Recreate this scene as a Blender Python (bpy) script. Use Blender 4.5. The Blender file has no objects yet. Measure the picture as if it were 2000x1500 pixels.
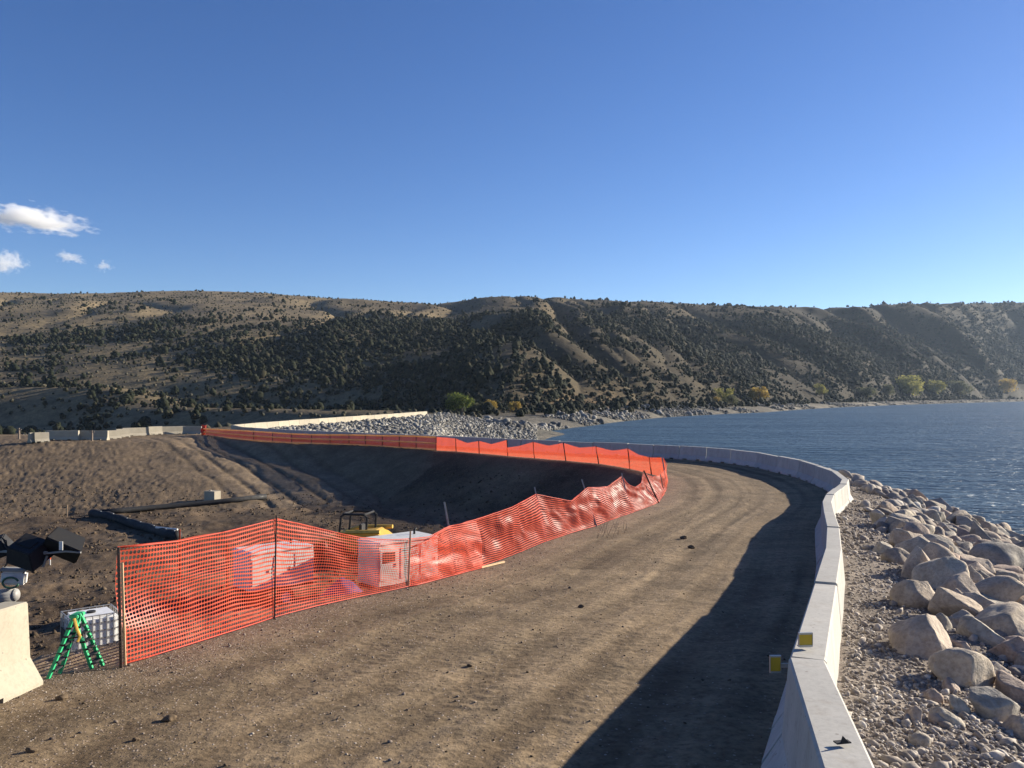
import bpy, bmesh, math, random
import numpy as np
from mathutils import Vector, Matrix, Quaternion
R = math.radians
random.seed(7); rng = np.random.default_rng(7)
SC = bpy.context.scene
COL = SC.collection

# ------------------------------------------------------------------ camera, sky, sun, exposure
F, HY, CZ = 1618.0, 772.0, 3.95          # focal length in photo pixels, horizon row, eye height above the far road
cam_d = bpy.data.cameras.new('camera'); cam = bpy.data.objects.new('camera', cam_d); COL.objects.link(cam)
cam_d.sensor_width = 36; cam_d.lens = 36 * F / 2000; cam_d.shift_y = 22 / 2000
cam_d.clip_start = 0.05; cam_d.clip_end = 30000
cam.location = (0, 0, CZ); cam.rotation_euler = (R(90), 0, 0); SC.camera = cam
SUN_EL, SUN_AZ = R(16.8), R(62)          # azimuth to the right of the view direction (+Y)
sun_dir = Vector((math.sin(SUN_AZ) * math.cos(SUN_EL), math.cos(SUN_AZ) * math.cos(SUN_EL), math.sin(SUN_EL)))
W = bpy.data.worlds.new('World'); SC.world = W; W.use_nodes = True
wn, wl = W.node_tree.nodes, W.node_tree.links
bg = wn['Background']; bg.inputs['Strength'].default_value = 0.066
sky = wn.new('ShaderNodeTexSky'); sky.sky_type = 'NISHITA'; sky.sun_disc = False
sky.sun_elevation = SUN_EL; sky.sun_rotation = SUN_AZ
sky.altitude = 1800; sky.air_density = 1.0; sky.dust_density = 0.7; sky.ozone_density = 3.2
hs = wn.new('ShaderNodeHueSaturation'); hs.inputs['Saturation'].default_value = 1.18; hs.inputs['Hue'].default_value = .513; wl.new(sky.outputs[0], hs.inputs['Color']); wl.new(hs.outputs[0], bg.inputs['Color'])
sun_d = bpy.data.lights.new('sun', 'SUN'); sun_d.energy = 5.0; sun_d.angle = R(0.5); sun_d.color = (1, 0.90, 0.74)
sun = bpy.data.objects.new('sun', sun_d); COL.objects.link(sun)
sun.rotation_euler = (-sun_dir).to_track_quat('-Z', 'Y').to_euler()
SC.view_settings.view_transform = 'Standard'; SC.view_settings.look = 'None'
SC.view_settings.exposure = 1.2; SC.view_settings.gamma = 1
SC.cycles.max_bounces = 6; SC.cycles.volume_bounces = 4; SC.cycles.transparent_max_bounces = 12

# ------------------------------------------------------------------ numeric helpers
def hsh(ix, iy, seed):
    n = (ix.astype(np.int64) * 374761393 + iy.astype(np.int64) * 668265263 + seed * 974634777) & 0xFFFFFFFF
    n = ((n ^ (n >> 13)) * 1274126177) & 0xFFFFFFFF
    n = n ^ (n >> 16)
    return n / 4294967296.0
def vnoise(x, y, seed=0):
    x = np.asarray(x, float); y = np.asarray(y, float)
    ix, iy = np.floor(x), np.floor(y); fx, fy = x - ix, y - iy
    fx = fx * fx * (3 - 2 * fx); fy = fy * fy * (3 - 2 * fy)
    a, b = hsh(ix, iy, seed), hsh(ix + 1, iy, seed); c, d = hsh(ix, iy + 1, seed), hsh(ix + 1, iy + 1, seed)
    return (a + (b - a) * fx) + ((c + (d - c) * fx) - (a + (b - a) * fx)) * fy
def fbm(x, y, o=4, seed=0, g=0.5):
    v = 0; a = 1; t = 0
    for k in range(o):
        v = v + a * (vnoise(x * 2**k + 17.3 * k, y * 2**k - 9.1 * k, seed + k) - 0.5); t += a; a *= g
    return v / t * 2
def sst(a, b, x):
    t = np.clip((np.asarray(x, float) - a) / (b - a), 0, 1); return t * t * (3 - 2 * t)
def pdist(x, y, pts):
    """distance to a polyline and arc length at the closest point"""
    best = np.full(np.shape(x), 1e18); s = np.zeros(np.shape(x)); acc = 0
    for (ax, ay), (bx, by) in zip(pts[:-1], pts[1:]):
        dx, dy = bx - ax, by - ay; l2 = dx * dx + dy * dy
        t = np.clip(((x - ax) * dx + (y - ay) * dy) / l2, 0, 1)
        d = (x - ax - t * dx)**2 + (y - ay - t * dy)**2
        m = d < best; best = np.where(m, d, best); s = np.where(m, acc + t * math.sqrt(l2), s); acc += math.sqrt(l2)
    return np.sqrt(best), s
def inside(x, y, poly):
    c = np.zeros(np.shape(x), bool); n = len(poly)
    for i in range(n):
        (ax, ay), (bx, by) = poly[i], poly[(i + 1) % n]
        if ay == by: continue
        c ^= ((ay > y) != (by > y)) & (x < (bx - ax) * (y - ay) / (by - ay) + ax)
    return c

# ------------------------------------------------------------------ plan of the place (measured, metres)
_zy = np.linspace(-20, 220, 2401)
_zz = np.interp(_zy, [-20, 0, 6, 8.5, 12, 16, 20, 25, 35, 45, 60, 220], [3.0, 1.75, 1.35, 1.16, .88, .60, .40, .25, .10, .05, 0, 0])
_k = np.ones(31) / 31; _zz = np.convolve(np.pad(_zz, 15, mode='edge'), _k, 'valid')
def zroad(y): return np.interp(y, _zy, _zz)
def on_road(px, py, h=0.0):
    """point of the road surface (or h above it) seen at a photo pixel"""
    lo, hi = 1.0, 220.0; k = (py - HY) / F
    for _ in range(60):
        m = (lo + hi) / 2
        if CZ - k * m > zroad(m) + h: lo = m
        else: hi = m
    return ((px - 1000) / F * lo, lo)
def up_to(px, py, Y):
    """point at depth Y seen at a photo pixel"""
    return Vector(((px - 1000) / F * Y, Y, CZ - (py - HY) / F * Y))

WALL_PX = [(1661, 1500), (1577, 1284), (1612, 1138), (1628, 1070.5), (1627, 1028), (1619, 999.5), (1615, 978), (1621, 964.5), (1635, 953.5),
           (1647, 944), (1651, 935), (1630, 919), (1597, 908), (1566, 899), (1523, 891), (1482, 883), (1431, 877.5), (1383, 874), (1330, 871),
           (1279, 868.5), (1228, 866), (1160, 863.5), (1094, 861), (1020, 858)]
BH = 0.81
wall = [on_road(x, y, BH) for x, y in WALL_PX]
d0 = np.array(wall[0]) - np.array(wall[1]); d0 /= np.linalg.norm(d0)
wall[0] = tuple(np.array(wall[1]) + d0 * 3.05)
wall.insert(0, tuple(np.array(wall[0]) + d0 * 3.05))
farw = [(-3.8, 63.5), (-9.3, 67.5), (-15.7, 71.8), (-19.5, 74.6), (-24.0, 79.5), (-28.2, 84), (-30.2, 89), (-29.2, 97), (-27, 109), (-23.5, 127), (-20.3, 143), (-16.7, 164)]
nwall_joint = len(wall)
def resample(pts, step):
    pts = [np.array(p, float) for p in pts]; out = [pts[0]]; cur = pts[0]; i = 1
    while i < len(pts):
        d = np.linalg.norm(pts[i] - cur)
        if d >= step: cur = cur + (pts[i] - cur) / d * step; out.append(cur)
        else: i += 1
    return [tuple(p) for p in out]
rest = resample([wall[-1]] + farw, 3.05)
joints = wall + rest[1:]
RL = [(wall[0][0] - 1.5, wall[0][1] - 8)] + joints + [(-14, 172), (-30, 215), (-150, 300), (-900, 380)]
LAND = RL + [(-2000, 380), (-2000, -60), (RL[0][0], -60)]

# orange fence: base pixel, top pixel of the net
NETA = [(238, 1300, 234, 1072), (290, 1287, 290, 1066), (345, 1270, 345, 1060), (440, 1240, 440, 1041), (500, 1221, 500, 1026), (537, 1208, 541, 1015), (570, 1199, 570, 1022), (620, 1186, 620, 1034),
        (700, 1168, 703, 1052), (760, 1156, 760, 1056), (800, 1147, 802, 1054), (845, 1136, 838, 1050), (884, 1126, 877, 1029), (944, 1110, 930, 1020)]
NETB = [(800, 1148, 806, 1070), (830, 1141, 836, 1058), (855, 1134, 850, 1046), (884, 1126, 872, 1033), (944, 1106, 940, 1013), (1000, 1086, 1000, 992), (1067, 1058, 1047, 966), (1090, 1050, 1085, 974), (1116, 1042, 1116, 980), (1140, 1035, 1130, 968), (1165, 1028, 1146, 953),
        (1184, 1020, 1166, 953), (1205, 1012, 1186, 952), (1232, 1003, 1215, 931), (1240, 1000, 1226, 947), (1252, 996, 1240, 953), (1270, 989, 1252, 945), (1286, 982, 1257, 925), (1293, 972, 1275, 933),
        (1297, 964, 1290, 928), (1302, 956, 1300, 917), (1303, 945, 1303, 908), (1299, 935, 1295, 895)]
NETC = [(1299, 935, 1295, 895), (1272, 927, 1268, 894), (1250, 921, 1248, 889), (1230, 916, 1226, 877), (1200, 911, 1197, 881), (1169, 906, 1164, 873), (1135, 903, 1131, 875), (1105, 900, 1100, 866), (1075, 898, 1072, 871),
        (1044, 895, 1041, 864), (1015, 893, 1012, 872), (990, 891, 988, 875)]
NETD = [(992, 891, 990, 860), (962, 888, 960, 868), (936, 886, 935, 862), (912, 884, 912, 866), (891, 882, 890, 857), (870, 881, 870, 855), (852, 880, 852, 854)]
NETE = [(852, 880, 852, 854), (813, 877, 813, 852), (780, 875, 780, 851), (747, 872.5, 747, 851), (714, 870.5, 714, 850), (682, 869, 682, 849.5), (645, 868, 645, 849.5), (609, 867, 609, 849), (570, 866, 570, 847.5),
        (533, 864, 533, 845), (496, 861, 496, 842.5), (450, 856.5, 450, 840), (420, 853, 420, 838.5), (398, 850.5, 398, 837.5)]
def net_pts(L):
    o = []
    for bx, by, tx, ty in L:
        p = on_road(bx, by); b = Vector((p[0], p[1], float(zroad(p[1])))); o.append((b, up_to(tx, ty, p[1])))
    return o
nets = [net_pts(n) for n in (NETA, NETB, NETC, NETD, NETE)]
edge = [(p[0].x, p[0].y) for n in nets for p in n]
LE = []
for p in edge:
    if not LE or (p[0] - LE[-1][0])**2 + (p[1] - LE[-1][1])**2 > 0.5: LE.append(p)
LE = [(-5.6, -12), (-5.3, 2), (-5.1, 7.4), (-4.6, 8.15)] + LE + [(-31.5, 81), (-36, 83), (-48, 78), (-70, 72), (-140, 66)]
PIT = LE + [(-2000, 66), (-2000, -12)]
FOOT = [(-140, 34), (-60, 41), (-30, 47.0), (-19, 49.5), (-9, 51), (-5.5, 56), (-5.5, 64), (-7, 72)]
BEHIND = FOOT + [(-7, 120), (-140, 120)]
WZ = -4.05

# hills: measured against direction (u = x / y)
_u = np.array([-2., -.62, -.56, -.494, -.433, -.371, -.297, -.247, -.185, -.093, -.062, -.037, 0, .049, .124, .185, .247, .34, .396, .433, .494, .62, 2.])
_ry = np.array([575, 571, 573, 573, 569, 568, 572, 580, 585, 594, 590, 582, 579, 582, 588, 591, 597, 600, 602, 597, 593, 591, 594.])
_uY = [-2, -.62, -.2, 0, .2, .4, .62, 2]; _vY = [1000, 900, 850, 850, 960, 1250, 1750, 2000]
_ub = [-2, -.62, -.3, -.1, 0, .06, .2, .31, .433, .525, .62, .9, 2]; _vb = [265, 265, 255, 245, 225, 245, 345, 440, 690, 900, 1200, 1700, 1900]
_us = [-2, .0, .012, .093, .185, .309, .433, .525, .618, .8, 2]; _vs = [166, 166, 166, 216, 301, 392, 616, 809, 1079, 1500, 1700]
_zbu = ([-2, -.30, -.18, -.02, 2], [-8.5, -8.5, -6.5, -1, -1])
_gu = np.linspace(-2, 2, 1601)
def smooth_table(us, vs, w=29):
    v = np.interp(_gu, us, vs); k = np.hanning(w); k /= k.sum(); return np.convolve(np.pad(v, w // 2, mode='edge'), k, 'valid')
_Tb, _Tr, _Ts, _Tz = smooth_table(_ub, _vb), smooth_table(_uY, _vY, 61), smooth_table(_us, _vs, 9), smooth_table(*_zbu, 41)
def hill_raw(x, y):
    u = x / y; Yb = np.interp(u, _gu, _Tb); Yr = np.interp(u, _gu, _Tr)
    t = (y - Yb) / (Yr - Yb); tc = np.clip(t, 0, 1)
    prof = (1 - (1 - tc)**1.32) - 0.12 * np.clip(t - 1, 0, 3)
    prof = prof * sst(0, .12, t)
    wx = x + 70 * fbm(x / 260, y / 260, 2, 31) + 34 * fbm(x / 85, y / 85, 2, 32)
    q = (wx + (.10 + .40 * sst(.0, .25, u)) * y) / 112.0
    g = np.abs(vnoise(q, y * 0 + 3.3, 41) * 2 - 1); g2 = np.abs(vnoise(q * 2.3 + 5, y / 150, 42) * 2 - 1)
    amp = 11 + 15 * sst(-.25, .08, u) + 22 * sst(.1, .4, u)
    band = np.clip(t, 0, 1)**.7 * (1 - .75 * sst(.55, 1.0, t))
    gb = .5 + .5 * np.cos(np.clip(g, 0, 1) * math.pi); k4 = sst(.1, .35, u)
    n = -amp * band * (((1 - g)**2 * (1 - k4) + gb * k4) * .9 + (1 - g2)**2 * .38)
    n = n + sst(0, .15, t) * ((3.2 + 5 * sst(-.15, .15, u)) * fbm(x / 150, y / 150, 4, 51) + (1.0 + .8 * sst(-.15, .15, u)) * fbm(x / 30, y / 30, 3, 52))
    return 110 * prof + n, t
_su = np.linspace(-2, 2, 801); _ss = np.ones(801)
_yy = np.geomspace(180, 2600, 500); _UU, _YY = np.meshgrid(_su, _yy)
_hr, _ = hill_raw(_UU * _YY, _YY)
_tg = (HY - np.interp(_su, _u, _ry)) / F
for _ in range(12):
    ang = ((_hr * _ss + np.interp(_su, _gu, _Tz) - CZ) / _YY).max(0); _ss *= np.clip((_tg) / np.maximum(ang, .01), .6, 1.6)**.9
_ss = np.convolve(np.pad(_ss, 2, mode='edge'), np.ones(5) / 5, 'valid')
def far_land(x, y):
    y = np.maximum(y, 20.0); u = x / y
    h, t = hill_raw(x, y); h = h * np.interp(u, _su, _ss)
    Yb = np.interp(u, _gu, _Tb); Ys = np.interp(u, _gu, _Ts)
    k = np.clip((y - Ys) / (Yb - Ys), 0, 1)
    low = np.where(y > Ys, WZ + (1.05 * k**.7) * (-1 - WZ), WZ - (Ys - y) * .06) + np.where(y > Ys, .5 * k * fbm(x / 22, y / 22, 3, 61), 0)
    dRf, _ = pdist(x, y, RL); left = -.2 + (np.interp(u, _gu, _Tz) + .2) * sst(3, 26, dRf) * np.clip((y - 85) / 75, 0, 1) + .5 * sst(100, 150, y) * fbm(x / 25, y / 25, 3, 62)
    m = sst(-.035, -.10, u) if False else 1 - sst(-.10, .012, u)
    base = low * (1 - m) + left * m
    return base + np.maximum(h, -3) * sst(-.02, .08, t), t

def field(x, y, detail=True):
    x = np.asarray(x, float); y = np.asarray(y, float)
    land = inside(x, y, LAND); pit = inside(x, y, PIT) & land; road = land & ~pit & (y < 175)
    dR, sR = pdist(x, y, RL); dL, sL = pdist(x, y, LE); road = road & ((y < 60) | (dR < 8.5))
    zr = zroad(y)
    fl, t = far_land(x, y)
    out = {}
    # road with ruts
    v = dL / np.maximum(dL + dR, .01)
    wob = .014 * fbm(sL / 9, dL / 3, 3, 5)
    rut = np.zeros_like(x); tone = np.zeros_like(x)
    for c, w, dep in ((.17, .035, .030), (.30, .05, .035), (.43, .035, .02), (.55, .05, .045), (.68, .04, .02), (.80, .05, .04)):
        e = np.exp(-((v + wob - c) / w)**2); k = .45 + .55 * vnoise(sL / 7, c * 50 + y * 0, 6)
        rut += -.55 * dep * e * k + dep * .28 * np.exp(-((v + wob - c - w * 1.9) / (w * .6))**2); tone += e * k
    n1 = fbm(x * .9, y * .9, 4, 8); n2 = fbm(x * 5, y * 5, 3, 9)
    trk = np.sin(sL * 2 * math.pi / .16 + 5 * np.abs(((v * 22) % 1) - .5)) * sst(.12, .45, vnoise(sL / 1.6, v * 14, 12) - .35) * sst(.03, .1, v)
    zroadd = zr + (rut + (.012 * n1) + (.008 * n2 + .006 * trk if detail else 0)) * sst(0, .12, np.minimum(v, 1 - v))
    # lake side
    lift = .30 - .2 * sst(18, 32, y); lift = lift * (1 - sst(40, 60, y))
    gent = 1.0 + .5 * vnoise(sR / 5, sR * 0, 14)
    sl = 2.55 + 3.4 * sst(85, 130, y)
    dd = np.maximum(dR - .2, 0)
    zl = zr + lift - .10 * np.minimum(dd, gent) - np.maximum(dd - gent, 0) / sl + .07 * fbm(x * .8, y * .8, 3, 15)
    zl = np.where(y > 60, np.maximum(zl, fl), zl)
    # pit side
    w = 1 - sst(11, 17, y); w2 = sst(2.5, 5, y)
    gen = .20 * np.minimum(dL, 2.3) + .62 * np.maximum(dL - 2.3, 0)
    nor = .10 * np.minimum(dL, .5) + .46 * np.maximum(dL - .5, 0)
    zs = zr - (gen * w + nor * (1 - w)) + .10 * sst(.1, 1.2, dL) * fbm(x * 1.3, y * 1.3, 4, 20) + w * (.10 * sst(.1, .8, dL) * np.abs(fbm(x * 2.2, y * 2.2, 3, 24)) + .14 * np.exp(-((dL - 1.25) / .6)**2) * (.75 + .5 * vnoise(sL * .8, sL * 0, 25)))
    dF, sF = pdist(x, y, FOOT); beh = inside(x, y, BEHIND)
    mud = fbm(x * .55, y * .55, 4, 21)
    floor = -2.9 + .22 * fbm(x * .18, y * .18, 3, 22) + .16 * mud * np.where(beh, .25, 1) + (.09 * np.abs(fbm(x * 1.6, y * 1.6, 3, 23)) if detail else 0)
    rise = np.where(beh, np.minimum(dF * .128, 2.9), 0)
    rise = rise * (1 - .06 * np.exp(-((rise - 1.4))**2))
    zp = floor + rise
    h = np.clip(.5 + .5 * (zs - zp) / .5, 0, 1); zp = zp + (zs - zp) * h + .5 * h * (1 - h)
    dramp, sramp = pdist(x, y, [(-30, 79), (-23.5, 69), (-17.5, 60), (-12.5, 52)])
    trk2 = (np.exp(-((dramp - .9) / .22)**2) + .8 * np.exp(-((dramp - 2.6) / .22)**2) + .6 * np.exp(-((dramp - 4.2) / .25)**2)) * beh
    rmz = np.exp(-(dramp / 6.5)**2); zp = zp + .10 * np.abs(fbm(x * 4.2, y * 3.2, 3, 29)) * beh * (1 - rmz) - .13 * trk2 * (.4 + .6 * vnoise(sramp / 3, dramp * 0, 27)) + beh * .022 * sst(.15, .6, np.abs(fbm((x * .8 + y * .5) / 1.0, (x * -.5 + y * .8) / 6, 3, 28)))
    zland = np.where(pit, zp, zroadd)
    bl = sst(74, 100, y)
    zland = np.where(road & (y < 168), zroadd, zland * (1 - bl) + fl * bl)
    # shaded river bank far left
    z = np.where(land, zland, zl)
    out.update(z=z, land=land, pit=pit, road=road, v=v, tone=tone, dR=dR, dL=dL, t=t, beh=beh, rise=rise, n1=n1, mud=mud, trk2=trk2, w=w, sR=sR, sL=sL, zs=zs, floor=floor)
    return out
def Hz(x, y): return field(np.atleast_1d(x), np.atleast_1d(y))['z']
def cast(pxs, Y0=3.0, Y1=1500, n=700):
    """first ground point seen at each photo pixel"""
    pxs = np.array(pxs, float).reshape(-1, 2); ys = np.geomspace(Y0, Y1, n)
    u = (pxs[:, 0] - 1000) / F; k = (pxs[:, 1] - HY) / F
    X = u[:, None] * ys[None]; Y = np.broadcast_to(ys, X.shape)
    below = (CZ - k[:, None] * Y) < field(X.ravel(), Y.ravel())['z'].reshape(X.shape)
    i = np.where(below.any(1), below.argmax(1), n - 1)
    yy = ys[i]; xx = u * yy
    return [Vector((a, b, c)) for a, b, c in zip(xx, yy, Hz(xx, yy))]

# ------------------------------------------------------------------ mesh helpers
def tag(o, label=None, cat=None, group=None, kind=None):
    if label: o['label'] = label
    if cat: o['category'] = cat
    if group: o['group'] = group
    if kind: o['kind'] = kind
    return o
def thing(name, label, cat, loc=(0, 0, 0), rotz=0, group=None):
    o = bpy.data.objects.new(name, None); COL.objects.link(o); o.empty_display_size = .2
    o.location = loc; o.rotation_euler = (0, 0, rotz); return tag(o, label, cat, group)
def np_mesh(name, V, Fc, mat=None, parent=None, smooth=False, loc=None):
    """V (n,3), Fc (m,k) with one k"""
    V = np.asarray(V, np.float32); Fc = np.asarray(Fc, np.int32); k = Fc.shape[1]
    me = bpy.data.meshes.new(name)
    me.vertices.add(len(V)); me.vertices.foreach_set('co', V.ravel())
    me.loops.add(Fc.size); me.loops.foreach_set('vertex_index', Fc.ravel())
    me.polygons.add(len(Fc)); me.polygons.foreach_set('loop_start', np.arange(0, Fc.size, k, dtype=np.int32)); me.polygons.foreach_set('loop_total', np.full(len(Fc), k, np.int32))
    if smooth: me.polygons.foreach_set('use_smooth', np.ones(len(Fc), bool))
    me.update(calc_edges=True)
    o = bpy.data.objects.new(name, me); COL.objects.link(o)
    if mat: me.materials.append(mat)
    if parent: o.parent = parent
    if loc is not None: o.location = loc
    return o
class MB:
    def __init__(s): s.v = []; s.f = []
    def add(s, vs, fs):
        b = len(s.v); s.v += [tuple(v) for v in vs]; s.f += [tuple(i + b for i in f) for f in fs]; return s
    def box(s, c, d, rot=None, taper=1.0):
        M = rot if rot else Matrix.Identity(3); c = Vector(c); vs = []
        for z in (-1, 1):
            k = taper if z > 0 else 1
            for x, y in ((-1, -1), (1, -1), (1, 1), (-1, 1)): vs.append(c + M @ Vector((x * d[0] / 2 * k, y * d[1] / 2 * k, z * d[2] / 2)))
        return s.add(vs, [(3, 2, 1, 0), (4, 5, 6, 7), (0, 1, 5, 4), (1, 2, 6, 5), (2, 3, 7, 6), (3, 0, 4, 7)])
    def tube(s, pts, r, n=8, r1=None):
        pts = [Vector(p) for p in pts]; m = len(pts); r1 = r if r1 is None else r1; vs = []; fs = []
        for i, p in enumerate(pts):
            d = (pts[min(i + 1, m - 1)] - pts[max(i - 1, 0)]).normalized(); a = d.orthogonal().normalized() if i == 0 else (a - d * a.dot(d)).normalized(); b = d.cross(a)
            rr = r + (r1 - r) * i / max(m - 1, 1)
            for k in range(n): t = 2 * math.pi * k / n; vs.append(p + (a * math.cos(t) + b * math.sin(t)) * rr)
        for i in range(m - 1):
            for k in range(n): fs.append((i * n + k, i * n + (k + 1) % n, (i + 1) * n + (k + 1) % n, (i + 1) * n + k))
        fs.append(tuple(reversed(range(n)))); fs.append(tuple(range((m - 1) * n, m * n))); return s.add(vs, fs)
    def prism(s, prof, y0, y1, M=None):
        """profile in xz pushed along y"""
        n = len(prof); vs = [Vector((x, y0, z)) for x, z in prof] + [Vector((x, y1, z)) for x, z in prof]
        if M: vs = [M @ v for v in vs]
        return s.add(vs, [tuple(range(n)), tuple(reversed(range(n, 2 * n)))] + [(i, i + n, (i + 1) % n + n, (i + 1) % n) for i in range(n)])
    def obj(s, name, mat, parent=None, bevel=0, loc=None, smooth=False, rotz=0):
        bm = bmesh.new(); vv = [bm.verts.new(v) for v in s.v]
        for f in s.f:
            try: bm.faces.new([vv[i] for i in f])
            except ValueError: pass
        bmesh.ops.recalc_face_normals(bm, faces=bm.faces)
        if bevel: bmesh.ops.bevel(bm, geom=[e for e in bm.edges if e.calc_face_angle(0) > .4], offset=bevel, segments=2, affect='EDGES', clamp_overlap=True)
        me = bpy.data.meshes.new(name); bm.to_mesh(me); bm.free()
        if smooth: me.polygons.foreach_set('use_smooth', np.ones(len(me.polygons), bool))
        me.materials.append(mat); o = bpy.data.objects.new(name, me); COL.objects.link(o)
        if parent: o.parent = parent
        if loc is not None: o.location = loc
        o.rotation_euler.z = rotz
        return o
_ico = {}
def ico(n):
    if n not in _ico:
        bm = bmesh.new(); bmesh.ops.create_icosphere(bm, subdivisions=n, radius=1)
        _ico[n] = (np.array([v.co[:] for v in bm.verts]), np.array([[v.index for v in f.verts] for f in bm.faces])); bm.free()
    return _ico[n]
def n3(P, sc, seed):
    a = fbm(P[:, 0] * sc + 3.1 * seed, P[:, 1] * sc + P[:, 2] * sc * .7, 3, seed); b = fbm(P[:, 2] * sc - seed, P[:, 0] * sc * .6 + P[:, 1] * sc, 3, seed + 9)
    return (a + b) * .6
def rock_shape(sub, seed, rough=.22):
    V, Fc = ico(sub); r = np.random.default_rng(seed); P = V.copy()
    for _ in range(12):                                   # worn facets
        n = r.normal(size=3); n /= np.linalg.norm(n); h = r.uniform(.55, .86); d = P @ n
        P = P - np.outer(np.maximum(d - h, 0) * .97, n)
    P = P * (1 + rough * 1.1 * n3(V, 1.1, seed % 997))[:, None] * (1 + .05 * n3(V, 4.5, (seed + 5) % 997))[:, None]
    return P, Fc
def hull_rock(seed):
    """broken, angular boulder: bevelled hull with a rough skin"""
    r = np.random.default_rng(seed); bm = bmesh.new()
    for _ in range(15):
        d = r.normal(size=3); d /= np.linalg.norm(d); bm.verts.new(d * r.uniform(.82, 1.12))
    h = bmesh.ops.convex_hull(bm, input=bm.verts); bmesh.ops.delete(bm, geom=[g for g in h['geom_interior'] if isinstance(g, bmesh.types.BMVert)], context='VERTS')
    bmesh.ops.bevel(bm, geom=list(bm.edges), offset=.11, segments=2, profile=.6, affect='EDGES', clamp_overlap=True); bmesh.ops.triangulate(bm, faces=bm.faces)
    for _ in range(2): bmesh.ops.subdivide_edges(bm, edges=[e for e in bm.edges if e.calc_length() > .16], cuts=1); bmesh.ops.triangulate(bm, faces=bm.faces)
    bm.verts.index_update(); P = np.array([v.co[:] for v in bm.verts]); Fc = np.array([[v.index for v in f.verts] for f in bm.faces]); bm.free()
    return P * (1 + .10 * n3(P, 1.6, seed % 991) + .05 * n3(P, 6, seed % 983))[:, None], Fc
def rotm(r, tilt=1.0):
    q = Quaternion(Vector((r.normal(), r.normal(), r.normal())), r.uniform(0, 6.28) * tilt); return np.array(q.to_matrix())

# ------------------------------------------------------------------ materials
def mat(name, base=(.5, .5, .5), rough=.8, spec=.3, metal=0):
    m = bpy.data.materials.new(name); m.use_nodes = True; nt = m.node_tree; b = nt.nodes['Principled BSDF']
    b.inputs['Base Color'].default_value = (*base, 1); b.inputs['Roughness'].default_value = rough; b.inputs['Specular IOR Level'].default_value = spec; b.inputs['Metallic'].default_value = metal
    return m
class NB:
    """short node builder"""
    def __init__(s, m): s.nt = m.node_tree; s.n = s.nt.nodes; s.l = s.nt.links; s.b = s.n['Principled BSDF']
    def new(s, t, **k):
        o = s.n.new(t)
        for a, v in k.items(): setattr(o, a, v)
        return o
    def link(s, a, b): s.l.new(a, b)
    def coord(s, kind='Object'): return s.new('ShaderNodeTexCoord').outputs[kind]
    def noise(s, co, scale, detail=4, rough=.55):
        n = s.new('ShaderNodeTexNoise'); n.inputs['Scale'].default_value = scale; n.inputs['Detail'].default_value = detail; n.inputs['Roughness'].default_value = rough; s.link(co, n.inputs['Vector']); return n.outputs['Fac']
    def vor(s, co, scale, feature='F1', out='Distance'):
        n = s.new('ShaderNodeTexVoronoi', feature=feature); n.inputs['Scale'].default_value = scale; s.link(co, n.inputs['Vector']); return n.outputs[out]
    def ramp(s, fac, stops):
        r = s.new('ShaderNodeValToRGB'); e = r.color_ramp.elements
        while len(e) < len(stops): e.new(.5)
        for q, (p, c) in zip(e, stops): q.position = p; q.color = (*c, 1) if len(c) == 3 else c
        s.link(fac, r.inputs[0]); return r.outputs[0]
    def mix(s, a, b, fac, mode='MIX'):
        n = s.new('ShaderNodeMix', data_type='RGBA', blend_type=mode)
        for v, i in ((fac, 0), (a, 6), (b, 7)):
            if hasattr(v, 'links') or hasattr(v, 'is_linked'): s.link(v, n.inputs[i])
            else: n.inputs[i].default_value = v if i == 0 else (*v, 1)
        return n.outputs[2]
    def math(s, op, a, b=0.0, clamp=False):
        n = s.new('ShaderNodeMath', operation=op, use_clamp=clamp)
        for v, i in ((a, 0), (b, 1)):
            if hasattr(v, 'is_linked'): s.link(v, n.inputs[i])
            else: n.inputs[i].default_value = v
        return n.outputs[0]
    def bump(s, h, strength=.5, dist=.02, prev=None):
        n = s.new('ShaderNodeBump'); n.inputs['Strength'].default_value = strength; n.inputs['Distance'].default_value = dist; s.link(h, n.inputs['Height'])
        if prev: s.link(prev, n.inputs['Normal'])
        s.link(n.outputs[0], s.b.inputs['Normal']); return n.outputs[0]
    def color(s, c): s.link(c, s.b.inputs['Base Color'])

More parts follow.
